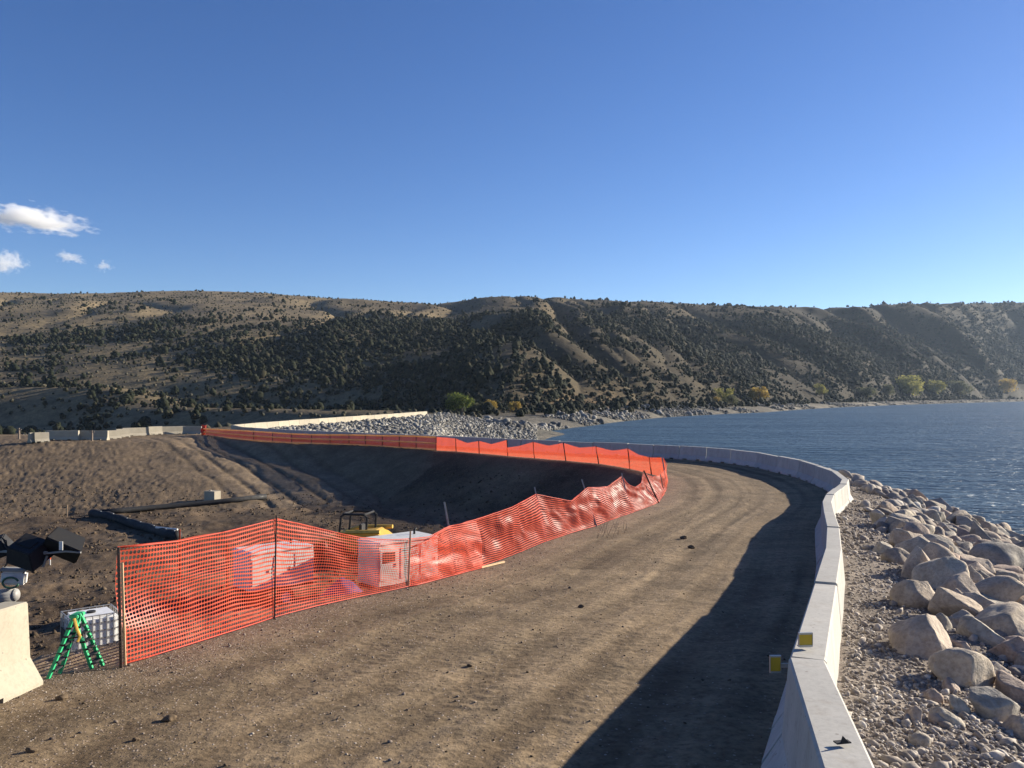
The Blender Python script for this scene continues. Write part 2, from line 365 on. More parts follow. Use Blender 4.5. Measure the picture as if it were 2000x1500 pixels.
def soil_material(name, fine=1.0, far=False):
    m = mat(name, rough=.95, spec=.12); q = NB(m); co = q.coord()
    at = q.new('ShaderNodeAttribute', attribute_name='Col').outputs['Color']; gr = q.new('ShaderNodeAttribute', attribute_name='grav').outputs['Fac']
    if far:
        n = q.noise(co, .02, 6, .62); n2 = q.noise(co, .35, 5, .7); n3_ = q.noise(co, 1.6, 3, .7)
        c = q.mix(at, q.ramp(n, [(.3, (.62, .62, .66)), (.7, (1.25, 1.2, 1.1))]), 1, 'MULTIPLY')
        c = q.mix(c, q.ramp(n2, [(.30, (.38, .42, .40)), (.47, (.85, .86, .84)), (.72, (1.35, 1.28, 1.15))]), .95, 'MULTIPLY')
        c = q.mix(c, q.ramp(n3_, [(.3, (.6, .6, .6)), (.7, (1.3, 1.28, 1.22))]), .8, 'MULTIPLY')
        v = q.vor(co, .22, out='Color'); sp = q.ramp(q.new('ShaderNodeSeparateColor').outputs[0], [(0, (0, 0, 0)), (1, (1, 1, 1))])
        q.color(c); q.bump(n2, .6, 1.2); return m
    n = q.noise(co, .8, 5, .6); nf = q.noise(co, 14, 5, .7); nm = q.noise(co, 4, 4, .6)
    c = q.mix(at, q.ramp(n, [(.3, (.70, .70, .70)), (.7, (1.22, 1.2, 1.17))]), 1, 'MULTIPLY')
    c = q.mix(c, q.ramp(nm, [(.32, (.76, .74, .72)), (.6, (1.08, 1.08, 1.08))]), .8, 'MULTIPLY')
    c = q.mix(c, q.ramp(nf, [(.30, (.45, .43, .41)), (.5, (.98, .98, .98)), (.75, (1.35, 1.33, 1.3))]), .9, 'MULTIPLY')
    vd = q.vor(co, 38); vc = q.new('ShaderNodeSeparateColor'); q.link(q.vor(co, 38, out='Color'), vc.inputs[0])
    stone = q.ramp(vc.outputs[0], [(0, (.10, .075, .06)), (.45, (.22, .17, .14)), (.8, (.34, .27, .22)), (1, (.52, .46, .40))])
    inst = q.math('MULTIPLY', q.math('LESS_THAN', vc.outputs[1], q.math('MULTIPLY', gr, 1.0)), q.math('LESS_THAN', vd, .42))
    c = q.mix(c, stone, q.math('MULTIPLY', inst, .85)); q.color(c)
    hh = q.math('ADD', q.math('MULTIPLY', nf, .9), q.math('MULTIPLY', q.math('SUBTRACT', .45, vd), q.math('MULTIPLY', inst, 1.2)))
    b1 = q.bump(hh, .9, .02 * fine); q.bump(nm, .35, .05 * fine, b1); return m
M_SOIL = soil_material('soil'); M_FAR = soil_material('hill_ground', far=True)

def concrete(name, c0, c1, stain=.6):
    m = mat(name, rough=.85, spec=.25); q = NB(m); co = q.coord()
    n = q.noise(co, 2.2, 6, .6); nf = q.noise(co, 28, 4, .6); mp = q.new('ShaderNodeMapping'); mp.inputs['Scale'].default_value = (3.2, 3.2, .35); q.link(co, mp.inputs['Vector']); st = q.noise(mp.outputs[0], 2.0, 4, .6)
    ob = q.new('ShaderNodeObjectInfo').outputs['Random']
    c = q.mix(c0, c1, q.ramp(n, [(.32, (0, 0, 0)), (.68, (1, 1, 1))])); c = q.mix(c, (.33, .30, .26), q.math('MULTIPLY', q.ramp(st, [(.54, (0, 0, 0)), (.75, (1, 1, 1))]), stain))
    c = q.mix(c, q.ramp(nf, [(.3, (.82, .82, .82)), (.55, (1, 1, 1))]), .7, 'MULTIPLY'); c = q.mix(c, q.ramp(ob, [(0, (.86, .86, .86)), (1, (1.06, 1.05, 1.03))]), 1, 'MULTIPLY')
    vb = q.vor(co, 9); c = q.mix(c, (.16, .14, .12), q.math('MULTIPLY', q.math('LESS_THAN', vb, .09), .7)); c = q.mix(c, (.20, .18, .155), q.math('MULTIPLY', q.ramp(q.noise(co, 5.5, 5, .75), [(.60, (0, 0, 0)), (.68, (1, 1, 1))]), .45))
    q.color(c); q.bump(q.math('ADD', q.math('MULTIPLY', n, .7), q.math('MULTIPLY', nf, .3)), .35, .012); return m
M_CONC = concrete('wall_concrete', (.38, .37, .345), (.47, .455, .42)); M_CREAM = concrete('old_cream_concrete', (.335, .30, .235), (.40, .36, .28), .45)

def rock_material(name, near=True):
    m = mat(name, rough=.9, spec=.2); q = NB(m); co = q.coord(); s = 2.6 if near else .6
    ob = q.new('ShaderNodeObjectInfo').outputs['Random']
    base = q.ramp(ob, [(0, (.34, .295, .24)), (.22, (.41, .315, .255)), (.45, (.45, .37, .285)), (.62, (.29, .27, .24)), (.8, (.50, .435, .34)), (1, (.38, .295, .245))])
    n = q.noise(co, s, 6, .65); nf = q.noise(co, s * 9, 5, .7)
    c = q.mix(base, q.ramp(n, [(.3, (.58, .56, .55)), (.5, (.95, .95, .95)), (.72, (1.35, 1.32, 1.25))]), .9, 'MULTIPLY')
    c = q.mix(c, q.ramp(nf, [(.32, (.62, .6, .58)), (.55, (1.05, 1.05, 1.05))]), .75, 'MULTIPLY')
    q.color(c); b1 = q.bump(nf, .5, .03); q.bump(n, .5, .12, b1); return m
M_ROCK = rock_material('boulder_stone')
def stuff_rock(name, scale, stops):
    m = mat(name, rough=.92, spec=.15); q = NB(m)
    geo = q.new('ShaderNodeNewGeometry').outputs['Random Per Island']; co = q.coord(); n = q.noise(co, scale, 4, .6)
    c = q.mix(q.ramp(geo, stops), q.ramp(n, [(.3, (.7, .7, .7)), (.7, (1.2, 1.2, 1.2))]), .8, 'MULTIPLY'); q.color(c); q.bump(n, .5, .3 / scale); return m
M_PEB = stuff_rock('pebble_stone', 40, [(0, (.18, .155, .135)), (.3, (.28, .24, .205)), (.6, (.36, .315, .27)), (.85, (.46, .405, .345)), (1, (.58, .53, .46))])
M_PEB2 = stuff_rock('road_stone', 40, [(0, (.10, .08, .066)), (.5, (.18, .145, .118)), (.9, (.26, .215, .175)), (1, (.40, .35, .29))])
M_RIP = stuff_rock('riprap_stone', 1.5, [(0, (.10, .095, .083)), (.4, (.20, .19, .168)), (.8, (.31, .295, .26)), (1, (.42, .395, .345))])
M_SHORE = stuff_rock('shore_stone', 1.5, [(0, (.08, .076, .07)), (.5, (.17, .162, .147)), (1, (.32, .30, .265))])
M_CLOD = stuff_rock('clod_soil', 30, [(0, (.055, .040, .026)), (1, (.14, .102, .066))])

def foliage(name, stops, leafy=False):
    m = mat(name, rough=.9, spec=.1); q = NB(m)
    r = q.new('ShaderNodeNewGeometry').outputs['Random Per Island']; ob = q.new('ShaderNodeObjectInfo').outputs['Random']
    co = q.coord('Object'); n = q.noise(co, .9, 4, .7)
    c = q.mix(q.ramp(q.math('FRACT', q.math('ADD', r, ob)), stops), q.ramp(n, [(.3, (.55, .55, .55)), (.7, (1.35, 1.35, 1.35))]), 1, 'MULTIPLY'); q.color(c)
    if leafy: tl = q.new('ShaderNodeBsdfTranslucent'); q.link(c, tl.inputs[0]); mx = q.new('ShaderNodeMixShader'); mx.inputs[0].default_value = .45; q.link(q.b.outputs[0], mx.inputs[1]); q.link(tl.outputs[0], mx.inputs[2]); q.link(mx.outputs[0], q.n['Material Output'].inputs[0])
    return m
M_JUN = foliage('juniper_foliage', [(0, (.010, .014, .008)), (.5, (.018, .022, .012)), (.85, (.028, .030, .017)), (1, (.046, .038, .022))])
M_SAGE = foliage('sagebrush_foliage', [(0, (.04, .040, .028)), (.6, (.075, .07, .048)), (1, (.115, .10, .07))])
M_LEAFG = foliage('green_leaves', [(0, (.045, .07, .02)), (.5, (.08, .11, .03)), (1, (.17, .19, .045))], True)
M_LEAFY = foliage('yellow_leaves', [(0, (.24, .17, .045)), (.5, (.35, .25, .065)), (1, (.45, .33, .10))], True)
M_LEAFM = foliage('yellowgreen_leaves', [(0, (.17, .175, .055)), (.5, (.26, .25, .08)), (1, (.37, .34, .11))], True)
M_LEAFD = foliage('grey_green_leaves', [(0, (.07, .08, .045)), (.5, (.12, .125, .075)), (1, (.17, .17, .10))], True)
M_BARK = mat('bark', (.12, .09, .065), .9)

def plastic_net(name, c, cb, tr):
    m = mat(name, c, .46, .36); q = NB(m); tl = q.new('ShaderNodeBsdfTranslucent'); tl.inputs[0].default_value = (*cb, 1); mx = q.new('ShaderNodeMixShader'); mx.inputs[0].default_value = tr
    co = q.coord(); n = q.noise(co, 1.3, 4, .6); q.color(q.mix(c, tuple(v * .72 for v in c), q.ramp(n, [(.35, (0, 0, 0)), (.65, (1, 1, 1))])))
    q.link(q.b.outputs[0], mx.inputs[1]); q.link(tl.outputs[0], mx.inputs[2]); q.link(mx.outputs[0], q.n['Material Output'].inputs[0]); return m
M_NET = plastic_net('orange_netting', (.82, .118, .06), (.9, .13, .05), .40)
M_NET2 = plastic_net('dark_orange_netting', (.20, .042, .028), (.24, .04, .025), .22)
M_BAND = plastic_net('yellow_rope', (.90, .62, .30), (.9, .6, .28), .45)
def painted(name, c, rough=.5, wear=.25, dirt=(.14, .10, .07), metal=0, scale=6):
    m = mat(name, c, rough, .4, metal); q = NB(m); co = q.coord(); n = q.noise(co, scale, 5, .65); q.color(q.mix(c, dirt, q.math('MULTIPLY', q.ramp(n, [(.48, (0, 0, 0)), (.72, (1, 1, 1))]), wear)))
    q.link(q.ramp(n, [(.3, (rough * .8,) * 3), (.7, (min(1, rough * 1.3),) * 3)]), q.b.inputs['Roughness']); return m
M_WHITE = painted('white_paint', (.66, .65, .61), .45, .35); M_TANK = painted('white_plastic_tank', (.80, .80, .78), .4, .25); M_GREYM = painted('galvanised_steel', (.45, .45, .44), .4, .3, metal=.6)
M_BLACK = painted('black_paint', (.014, .015, .018), .75, .25, (.08, .07, .06)); M_YEL = painted('machine_yellow', (.62, .38, .06), .5, .4); M_GREEN = painted('green_fibreglass', (.03, .42, .17), .5, .15)
M_STEEL = painted('rusty_post', (.07, .045, .035), .7, .5, (.18, .08, .05)); M_POSTG = painted('grey_post_steel', (.30, .30, .30), .5, .5, (.12, .08, .06)); M_WOOD = painted('lath_wood', (.62, .43, .25), .75, .4, (.35, .23, .13), scale=14)
M_OLDW = painted('weathered_wood', (.22, .17, .13), .85, .4); M_ORANGE = painted('orange_plastic', (.85, .12, .03), .45, .1); M_REFL = painted('yellow_reflector', (.52, .34, .03), .35, .15); M_RUB = painted('black_rubber', (.015, .015, .016), .8, .3)
M_SOCK = painted('black_fabric', (.012, .013, .016), .75, .25, (.06, .05, .04)); M_DARK = painted('dark_opening', (.012, .012, .013), .8, .1); M_BLUE = painted('blue_tarp_plastic', (.045, .055, .17), .4, .2); M_GRN2 = painted('dark_green_hose', (.03, .10, .06), .5, .2)
M_GREYB = painted('grey_cabinet', (.30, .30, .29), .5, .4)

# ------------------------------------------------------------------ ground: one height field, split into its named pieces
NC = 1150
uu = np.linspace(-1.0, 1.0, NC)
Yn = np.geomspace(1.2, 92, 720); Yf = np.geomspace(92, 2700, 430)
def grid(ys):
    Yg, Ug = np.meshgrid(ys, uu, indexing='ij'); return Ug * (Yg + 3), Yg
def set_attr(o, cols, grav):
    me = o.data; a = me.attributes.new('Col', 'FLOAT_COLOR', 'POINT'); c = np.ones((len(cols), 4), np.float32); c[:, :3] = cols; a.data.foreach_set('color', c.ravel())
    g = me.attributes.new('grav', 'FLOAT', 'POINT'); g.data.foreach_set('value', grav.astype(np.float32))
def sub_mesh(name, V, Q, sel, cols, grav, m):
    q = Q[sel]; used = np.zeros(len(V), bool); used[q.ravel()] = True; idx = np.cumsum(used) - 1
    o = np_mesh(name, V[used], idx[q], m, smooth=True); set_attr(o, cols[used], grav[used]); return o
def quads(nr, nc):
    i = np.arange(nr * nc).reshape(nr, nc); return np.stack([i[:-1, :-1], i[:-1, 1:], i[1:, 1:], i[1:, :-1]], -1).reshape(-1, 4)
X, Y = grid(Yn); fd = field(X.ravel(), Y.ravel()); V = np.stack([X.ravel(), Y.ravel(), fd['z']], 1)
def lerp(a, b, t): return np.asarray(a)[None] * (1 - t[:, None]) + np.asarray(b)[None] * t[:, None]
x, y = V[:, 0], V[:, 1]
road_c = lerp((.300, .226, .142), (.100, .070, .043), np.clip(fd['tone'] * .52 + .2 + 1.0 * .18 * fbm(x * .5, y * .5, 3, 70) + .42 * fbm(fd['sL'] / 9, fd['v'] * 34, 4, 77), 0, 1))
edge_g = np.exp(-(fd['dL'] / .75)**2)
road_c = road_c * (1 - .45 * edge_g[:, None]) + np.array((.15, .112, .088)) * .45 * edge_g[:, None]
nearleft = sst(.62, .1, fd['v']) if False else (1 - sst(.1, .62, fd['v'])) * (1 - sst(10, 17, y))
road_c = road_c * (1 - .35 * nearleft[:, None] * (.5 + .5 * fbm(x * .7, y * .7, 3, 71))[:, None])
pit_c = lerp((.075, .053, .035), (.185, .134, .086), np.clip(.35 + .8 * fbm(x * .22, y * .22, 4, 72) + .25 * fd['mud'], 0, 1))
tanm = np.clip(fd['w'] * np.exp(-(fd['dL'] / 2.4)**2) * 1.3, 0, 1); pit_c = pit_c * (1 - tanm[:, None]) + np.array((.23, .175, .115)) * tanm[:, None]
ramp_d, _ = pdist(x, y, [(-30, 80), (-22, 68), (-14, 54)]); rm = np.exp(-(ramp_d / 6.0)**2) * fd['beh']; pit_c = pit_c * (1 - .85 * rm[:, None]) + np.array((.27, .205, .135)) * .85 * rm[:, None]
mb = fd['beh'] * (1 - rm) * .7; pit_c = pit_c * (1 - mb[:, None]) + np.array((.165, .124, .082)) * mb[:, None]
lake_c = lerp((.17, .145, .122), (.26, .225, .19), np.clip(.5 + fbm(x * .6, y * .6, 3, 73), 0, 1))
pit_c = pit_c * (1 - .45 * np.clip(fd['trk2'], 0, 1))[:, None]
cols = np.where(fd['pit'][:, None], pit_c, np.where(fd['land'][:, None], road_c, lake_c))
grav = np.where(fd['pit'], .10 + .25 * tanm, np.where(fd['land'], .07 + .5 * edge_g + .16 * nearleft, .75))
Q = quads(len(Yn), NC); fm = lambda a: a[Q].sum(1) >= 2
isl = ~fm(fd['land']); isp = fm(fd['pit']) & ~isl; isr = ~isl & ~isp
pieces = [('road', isr), ('pit_ground', isp), ('embankment', isl)]
for nm, sel in pieces: tag(sub_mesh(nm, V, Q, sel, cols, grav, M_SOIL), kind='structure')
X, Y = grid(Yf); fd2 = field(X.ravel(), Y.ravel()); V2 = np.stack([X.ravel(), Y.ravel(), fd2['z']], 1)
x, y = V2[:, 0], V2[:, 1]; u = x / y; t2 = fd2['t']
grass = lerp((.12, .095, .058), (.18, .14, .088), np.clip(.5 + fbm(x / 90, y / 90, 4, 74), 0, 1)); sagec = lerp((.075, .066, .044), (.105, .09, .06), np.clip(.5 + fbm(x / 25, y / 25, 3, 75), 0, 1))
c2 = (grass * .6 + sagec * .4) * (1.5 - .9 * sst(-.30, .12, u) - .36 * sst(.12, .4, u))[:, None]; t0c = np.interp(u, [-.62, -.25, -.02, .2, .62], [.37, .43, .57, .68, .72]); top = sst(0, 1, (t2 - .75 * t0c) / (.45 * t0c)); c2 = c2 * (1 - .6 * top[:, None]) + (np.array((.19, .152, .10)) * (1.5 - .9 * sst(-.32, .15, u) - .38 * sst(.15, .4, u))[:, None]) * .6 * top[:, None]  # slope light put into the ground colour: left hills lightened, right hills darkened
beach = ((1 - sst(-.05, .03 - .05 * sst(.2, .5, u), t2)) * sst(-.12, -.03, u))
c2 = c2 * (1 - beach[:, None]) + lerp((.145, .138, .124), (.235, .218, .19), np.clip(.5 + fbm(x / 18, y / 7, 3, 76), 0, 1)) * beach[:, None]
blf = np.exp(-((u - .085) / .05)**2 - ((t2 - .03) / .035)**2); c2 = c2 * (1 - blf[:, None]) + np.array((.22, .145, .082)) * blf[:, None]
c2 = np.where((fd2['road'])[:, None], np.array((.17, .135, .095)), c2)
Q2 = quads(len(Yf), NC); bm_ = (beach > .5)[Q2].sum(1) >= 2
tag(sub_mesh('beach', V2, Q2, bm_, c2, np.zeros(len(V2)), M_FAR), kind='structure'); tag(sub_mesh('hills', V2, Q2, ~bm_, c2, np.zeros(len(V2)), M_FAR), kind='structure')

# ------------------------------------------------------------------ water
m = mat('lake_water', (.012, .035, .06), .42, .2); q = NB(m); q.b.inputs['IOR'].default_value = 1.33
geo = q.new('ShaderNodeNewGeometry').outputs['Position']; mp = q.new('ShaderNodeMapping'); mp.inputs['Rotation'].default_value = (0, 0, R(18)); mp.inputs['Scale'].default_value = (.32, 1, 1); q.link(geo, mp.inputs['Vector'])
w1 = q.noise(mp.outputs[0], .38, 4, .62); w2 = q.noise(mp.outputs[0], 2.2, 3, .6); w3 = q.noise(mp.outputs[0], .06, 3, .5)
hh = q.math('ADD', q.math('MULTIPLY', w1, 1.0), q.math('MULTIPLY', w2, .28)); q.bump(hh, 1.0, 2.3)
cap = q.math('MULTIPLY', q.math('GREATER_THAN', w1, .76), q.math('GREATER_THAN', w2, .62)); q.color(q.mix(q.mix((.042, .084, .125), (.068, .118, .165), q.ramp(w3, [(.35, (0, 0, 0)), (.65, (1, 1, 1))])), (.6, .65, .7), cap)); M_WATER = m
tag(np_mesh('water', [(-8, 12, WZ), (3500, 12, WZ), (3500, 2800, WZ), (-8, 2800, WZ)], [(0, 1, 2, 3)], M_WATER), kind='structure')

# ------------------------------------------------------------------ concrete barriers
PROF = [(-.30, 0), (-.30, .07), (-.165, .29), (-.118, BH - .015), (-.103, BH), (.103, BH), (.118, BH - .015), (.165, .29), (.30, .07), (.30, 0)]
def barrier_mb(L, notch=True, hw=.085):
    st = [(-L / 2, 0)]
    if notch:
        for c in (-.25 * L, .25 * L): st += [(c - .15, 0), (c - .15, hw), (c + .15, hw), (c + .15, 0)]
    st.append((L / 2, 0)); b = MB(); n = len(PROF); vs = []
    for xx, h in st:
        for (yy, zz) in PROF: vs.append((xx, yy, max(zz, h)))
    fs = [tuple(range(n)), tuple(reversed(range((len(st) - 1) * n, len(st) * n)))]
    for i in range(len(st) - 1):
        for k in range(n): fs.append((i * n + k, i * n + (k + 1) % n, (i + 1) * n + (k + 1) % n, (i + 1) * n + k))
    return b.add(vs, fs)
def put_barrier(p0, p1, label, group, m=M_CONC, gap=.05, zs=None, name='concrete_barrier', dz=0.0):
    a = Vector((p0[0], p0[1], float(zroad(p0[1])) if zs is None else zs[0])); b = Vector((p1[0], p1[1], float(zroad(p1[1])) if zs is None else zs[1]))
    d = b - a; L = d.length - gap; X_ = d.normalized(); Y_ = Vector((0, 0, 1)).cross(X_).normalized(); Z_ = X_.cross(Y_)
    o = barrier_mb(L).obj(name, m); Mx = Matrix((X_, Y_, Z_)).transposed().to_4x4(); Mx.translation = (a + b) / 2 + Z_ * (-.01 + dz); o.matrix_world = Mx
    return tag(o, label, 'barrier', group)
GB = 'concrete barriers lining the lake side of the road'
lab = {1: 'nearest concrete barrier at the lower right with a dark metal clip on top', 2: 'concrete barrier carrying the yellow reflector on its top near end',
       3: 'concrete barrier just past the one with yellow reflectors, sunlit gravel on its lake side', 4: 'third concrete barrier past the yellow reflectors, its top almost straight up the frame'}
for i in range(len(joints) - 1):
    p0, p1 = joints[i], joints[i + 1]; ym = (p0[1] + p1[1]) / 2
    if i in lab: l = lab[i]
    elif i == 0: continue
    elif ym < 31: l = 'short-looking concrete barrier at the sunlit bend of the wall beside the boulder slope'
    elif ym < 60: l = 'shaded concrete barrier in the far arc of the wall against the blue lake'
    elif p0[0] > -29 and ym < 82: l = 'dark shaded concrete barrier behind the far striped orange fence'
    else: l = 'sunlit cream barrier in the long straight row above the grey riprap'
    put_barrier(p0, p1, l, GB, M_CONC if ym < 80 else M_CREAM, gap=.05, dz=random.uniform(-.02, .02))
# lone barrier at the left edge
pE = on_road(85, 1336); xb = pE[0] - .30
lb = put_barrier((xb - .05, pE[1] - 3.0), (xb, pE[1]), 'chipped cream concrete barrier alone at the left edge of the road', None, M_CREAM, gap=0, dz=-.03)
# far loose barriers beyond the pit
GF = 'loose concrete barriers beyond the pit'
def far_bar(x0, x1, yb, yaw, label, z=0.0, m=M_CREAM):
    p = cast([((x0 + x1) / 2, yb)], 40, 200)[0]; wd = (x1 - x0) / F * p.y; L = max(wd / max(abs(math.cos(yaw)), .35), .9)
    o = barrier_mb(L).obj('concrete_barrier', m, loc=(p.x, p.y, p.z - .03), rotz=yaw); return tag(o, label, 'barrier', GF)
for a in [(64, 71, 864, R(60), 'small cream barrier end at the far left of the barrier line beyond the pit'), (72, 90, 863, R(45), 'short cream barrier left of the long shaded barriers beyond the pit'),
          (91, 153, 860, R(4), 'longest shaded grey barrier beyond the pit, behind white stones'), (156, 211, 859, R(2), 'shaded grey barrier beyond the pit with a wooden post before it'),
          (213, 230, 857, R(52), 'sunlit cream barrier touching the dark shaded barriers beyond the pit'), (231, 247, 854, R(52), 'narrow sunlit cream barrier between two others beyond the pit'),
          (249, 292, 851, R(45), 'widest sunlit cream barrier on the crest beyond the pit'), (294, 311, 848.5, R(52), 'tilted narrow cream barrier right of the widest cream one'),
          (313, 355, 848, R(40), 'cream barrier on the crest with an open gap at its right end'), (358, 394, 847.5, R(0), 'shaded grey barrier beside the wrapped end of the orange fence')]: far_bar(*a)

# ------------------------------------------------------------------ orange fence
def smooth_cols(pts, pitch):
    b = np.array([p[0][:] for p in pts]); tp = np.array([p[1][:] for p in pts])
    s = np.concatenate([[0], np.cumsum(np.linalg.norm(np.diff(b[:, :2], axis=0), axis=1))]); n = max(int(s[-1] / pitch), 4); q = np.linspace(0, s[-1], n + 1)
    g = lambda A: np.stack([np.interp(q, s, A[:, k]) for k in range(3)], 1)
    B, T = g(b), g(tp); return q, B, T
def net(name, pts, pitch, rows, m, parent, seed, fold=.05, hole=.72, sag=1.0, oct_=True, lift=.02):
    q, B, T = smooth_cols(pts, pitch); n = len(q) - 1
    tv = np.linspace(0, 1, rows + 1); S, TT = np.meshgrid(q, tv, indexing='ij')
    T2 = T.copy(); T2[:, 2] -= 0
    tang = np.gradient(B, axis=0); tang[:, 2] = 0; tang /= np.linalg.norm(tang, axis=1)[:, None] + 1e-9; nrm = np.stack([tang[:, 1], -tang[:, 0]], 1)
    bun = TT + .05 * np.sin(TT * math.pi) * fbm(S / 1.3, TT * 2, 2, seed) * 2 * sag
    P = B[:, None, :] * (1 - bun[..., None]) + T2[:, None, :] * bun[..., None]; P[..., 2] += lift
    f = fold * (2.2 * fbm(S / 1.5 + TT * 1.1, TT * 1.2 + 2, 3, seed + 3) + 1.0 * fbm(S / .45 + TT * .8, TT * 1.5, 2, seed + 5)) * (.35 + .65 * np.sin(np.clip(TT, 0.02, .98) * math.pi))
    P[..., 0] += nrm[:, None, 0] * f; P[..., 1] += nrm[:, None, 1] * f
    P[..., 2] += .012 * fbm(S / .6, TT * 3, 2, seed + 8) * TT
    G = P.reshape(-1, 3); id_ = np.arange(len(G)).reshape(n + 1, rows + 1)
    c00, c10, c11, c01 = (id_[:-1, :-1].ravel(), id_[1:, :-1].ravel(), id_[1:, 1:].ravel(), id_[:-1, 1:].ravel())
    def bl(a, b): return G[c00] * (1 - a) * (1 - b) + G[c10] * a * (1 - b) + G[c11] * a * b + G[c01] * (1 - a) * b
    if oct_:
        h = hole / 2; k = h * .72; hx = min(h * 1.2, .43)
        ins = [(.5 - k * .8, .5 - h), (.5 + k * .8, .5 - h), (.5 + hx, .5 - k * .6), (.5 + hx, .5 + k * .6), (.5 + k * .8, .5 + h), (.5 - k * .8, .5 + h), (.5 - hx, .5 + k * .6), (.5 - hx, .5 - k * .6)]
        I = [bl(a, b) for a, b in ins]; nc = len(c00); base = len(G); V_ = np.concatenate([G] + I); J = [base + k_ * nc + np.arange(nc) for k_ in range(8)]
        Fq = [np.stack(t_, 1) for t_ in ((c00, c10, J[1], J[0]), (c10, c11, J[3], J[2]), (c11, c01, J[5], J[4]), (c01, c00, J[7], J[6]))]
        Ft = [np.stack(t_, 1) for t_ in ((c10, J[2], J[1]), (c11, J[4], J[3]), (c01, J[6], J[5]), (c00, J[0], J[7]))]
        tri = np.concatenate([np.concatenate([a[:, [0, 1, 2]], a[:, [0, 2, 3]]]) for a in Fq] + Ft)
        return np_mesh(name, V_, tri, m, parent)
    h = hole / 2; I = [bl(a, b) for a, b in ((.5 - h, .5 - h * 1.1), (.5 + h, .5 - h * 1.1), (.5 + h, .5 + h * 1.1), (.5 - h, .5 + h * 1.1))]; nc = len(c00); base = len(G); J = [base + k_ * nc + np.arange(nc) for k_ in range(4)]
    Fq = np.concatenate([np.stack(t_, 1) for t_ in ((c00, c10, J[1], J[0]), (c10, c11, J[2], J[1]), (c11, c01, J[3], J[2]), (c01, c00, J[0], J[3]))])
    return np_mesh(name, np.concatenate([G] + I), Fq, m, parent)
def hem(name, pts, m, parent, frac, r, seed):
    q, B, T = smooth_cols(pts, .25); P = B * (1 - frac) + T * frac; P[:, 2] += .02; P[:, 1] -= r * 1.4; b = MB(); b.tube([Vector(p) for p in P], r, 5); return b.obj(name, m, parent, smooth=True)
def post(name, bpx, tpx, m, parent, r=.02, kind='steel', off=.0, Yover=None):
    p = on_road(*bpx); Yd = p[1] if Yover is None else Yover; b0 = up_to(bpx[0], bpx[1], Yd); t0 = up_to(tpx[0], tpx[1], Yd); b0.y -= off; t0.y -= off
    d = (t0 - b0).normalized(); mb = MB(); b0 = b0 - d * .12
    if kind == 'steel':
        Z_ = d; X_ = Vector((1, 0, 0)); Y_ = Z_.cross(X_).normalized(); X_ = Y_.cross(Z_); M3 = Matrix((X_, Y_, Z_)).transposed(); c = (b0 + t0) / 2; L = (t0 - b0).length
        mb.box(c, (r * 2, r * .5, L), M3); mb.box(c + Y_ * r * .9, (r * .45, r * 1.3, L), M3)
        for k in range(int(L / .06)): mb.box(b0 + d * (.06 * k + .03) - Y_ * r * .4, (r * .9, r * .5, .018), M3)
    else:
        Z_ = d; X_ = Vector((1, 0, 0)); Y_ = Z_.cross(X_).normalized(); X_ = Y_.cross(Z_); M3 = Matrix((X_, Y_, Z_)).transposed(); mb.box((b0 + t0) / 2, (r * 2, r * .9, (t0 - b0).length), M3)
    return mb.obj(name, m, parent)
def fence_thing(label, pts): return thing('safety_fence', label, 'fence', pts[0][0][:], 0, 'runs of orange safety netting')
def inv(o, par):
    o.matrix_parent_inverse = Matrix.Translation(-par.location); return o
fA = fence_thing('nearest run of orange plastic safety netting, starting beside the green stepladder', nets[0])
for k, n_ in enumerate([net('netting', nets[0], .042, 26, M_NET, fA, 11, .05), hem('hem', nets[0], M_NET, fA, .995, .008, 1), hem('hem', nets[0], M_NET, fA, .005, .008, 2)]): inv(n_, fA)
for bp_, tp_, mm, rr, kd in [((239, 1303), (234, 1068), M_STEEL, .015, 'steel'), ((247, 1300), (241, 1098), M_WOOD, .012, 'wood'), ((537, 1209), (541, 1006), M_STEEL, .010, 'steel'), ((798, 1147), (802, 1037), M_WOOD, .014, 'wood')]:
    inv(post('post' if kd == 'steel' else 'wooden_lath', bp_, tp_, mm, fA, rr, kd, .03), fA)
fB = fence_thing('sagging run of orange safety netting curving round the road bend', nets[1])
for n_ in [net('netting', nets[1], .05, 22, M_NET, fB, 23, .08), hem('hem', nets[1], M_NET, fB, .995, .008, 1), hem('hem', nets[1], M_NET, fB, .005, .008, 2)]: inv(n_, fB)
for bp_, tp_, mm, rr, kd in [((893, 1122), (868, 980), M_POSTG, .017, 'steel'), ((1067, 1058), (1044, 951), M_POSTG, .017, 'steel'), ((1165, 1028), (1136, 936), M_POSTG, .018, 'steel'), ((1232, 1003), (1214, 924), M_POSTG, .018, 'steel'),
                             ((1286, 982), (1257, 919), M_STEEL, .026, 'steel'), ((1297, 964), (1289, 926), M_WOOD, .025, 'wood'), ((1302, 948), (1293, 893), M_POSTG, .028, 'steel')]:
    inv(post('post' if kd == 'steel' else 'wooden_lath', bp_, tp_, mm, fB, rr, kd, .03), fB)
fC = fence_thing('backlit run of orange safety netting on dark posts below the far barriers', nets[2])
fD = fence_thing('short glowing orange netting run with a torn step between the two longer far runs', nets[3])
fE = fence_thing('far run of dark orange netting with yellow ropes along it', nets[4])
for n_ in [net('netting', nets[2], .07, 16, M_NET, fC, 33, .05, .62, oct_=False)]: inv(n_, fC)
for n_ in [net('netting', nets[3], .07, 14, M_NET, fD, 35, .05, .6, oct_=False)]: inv(n_, fD)
for n_ in [net('netting', nets[4], .09, 12, M_NET2, fE, 37, .03, .45, oct_=False)] + [hem('rope', nets[4], M_BAND, fE, fr, .06, 5) for fr in (.03, .52, .99)]: inv(n_, fE)
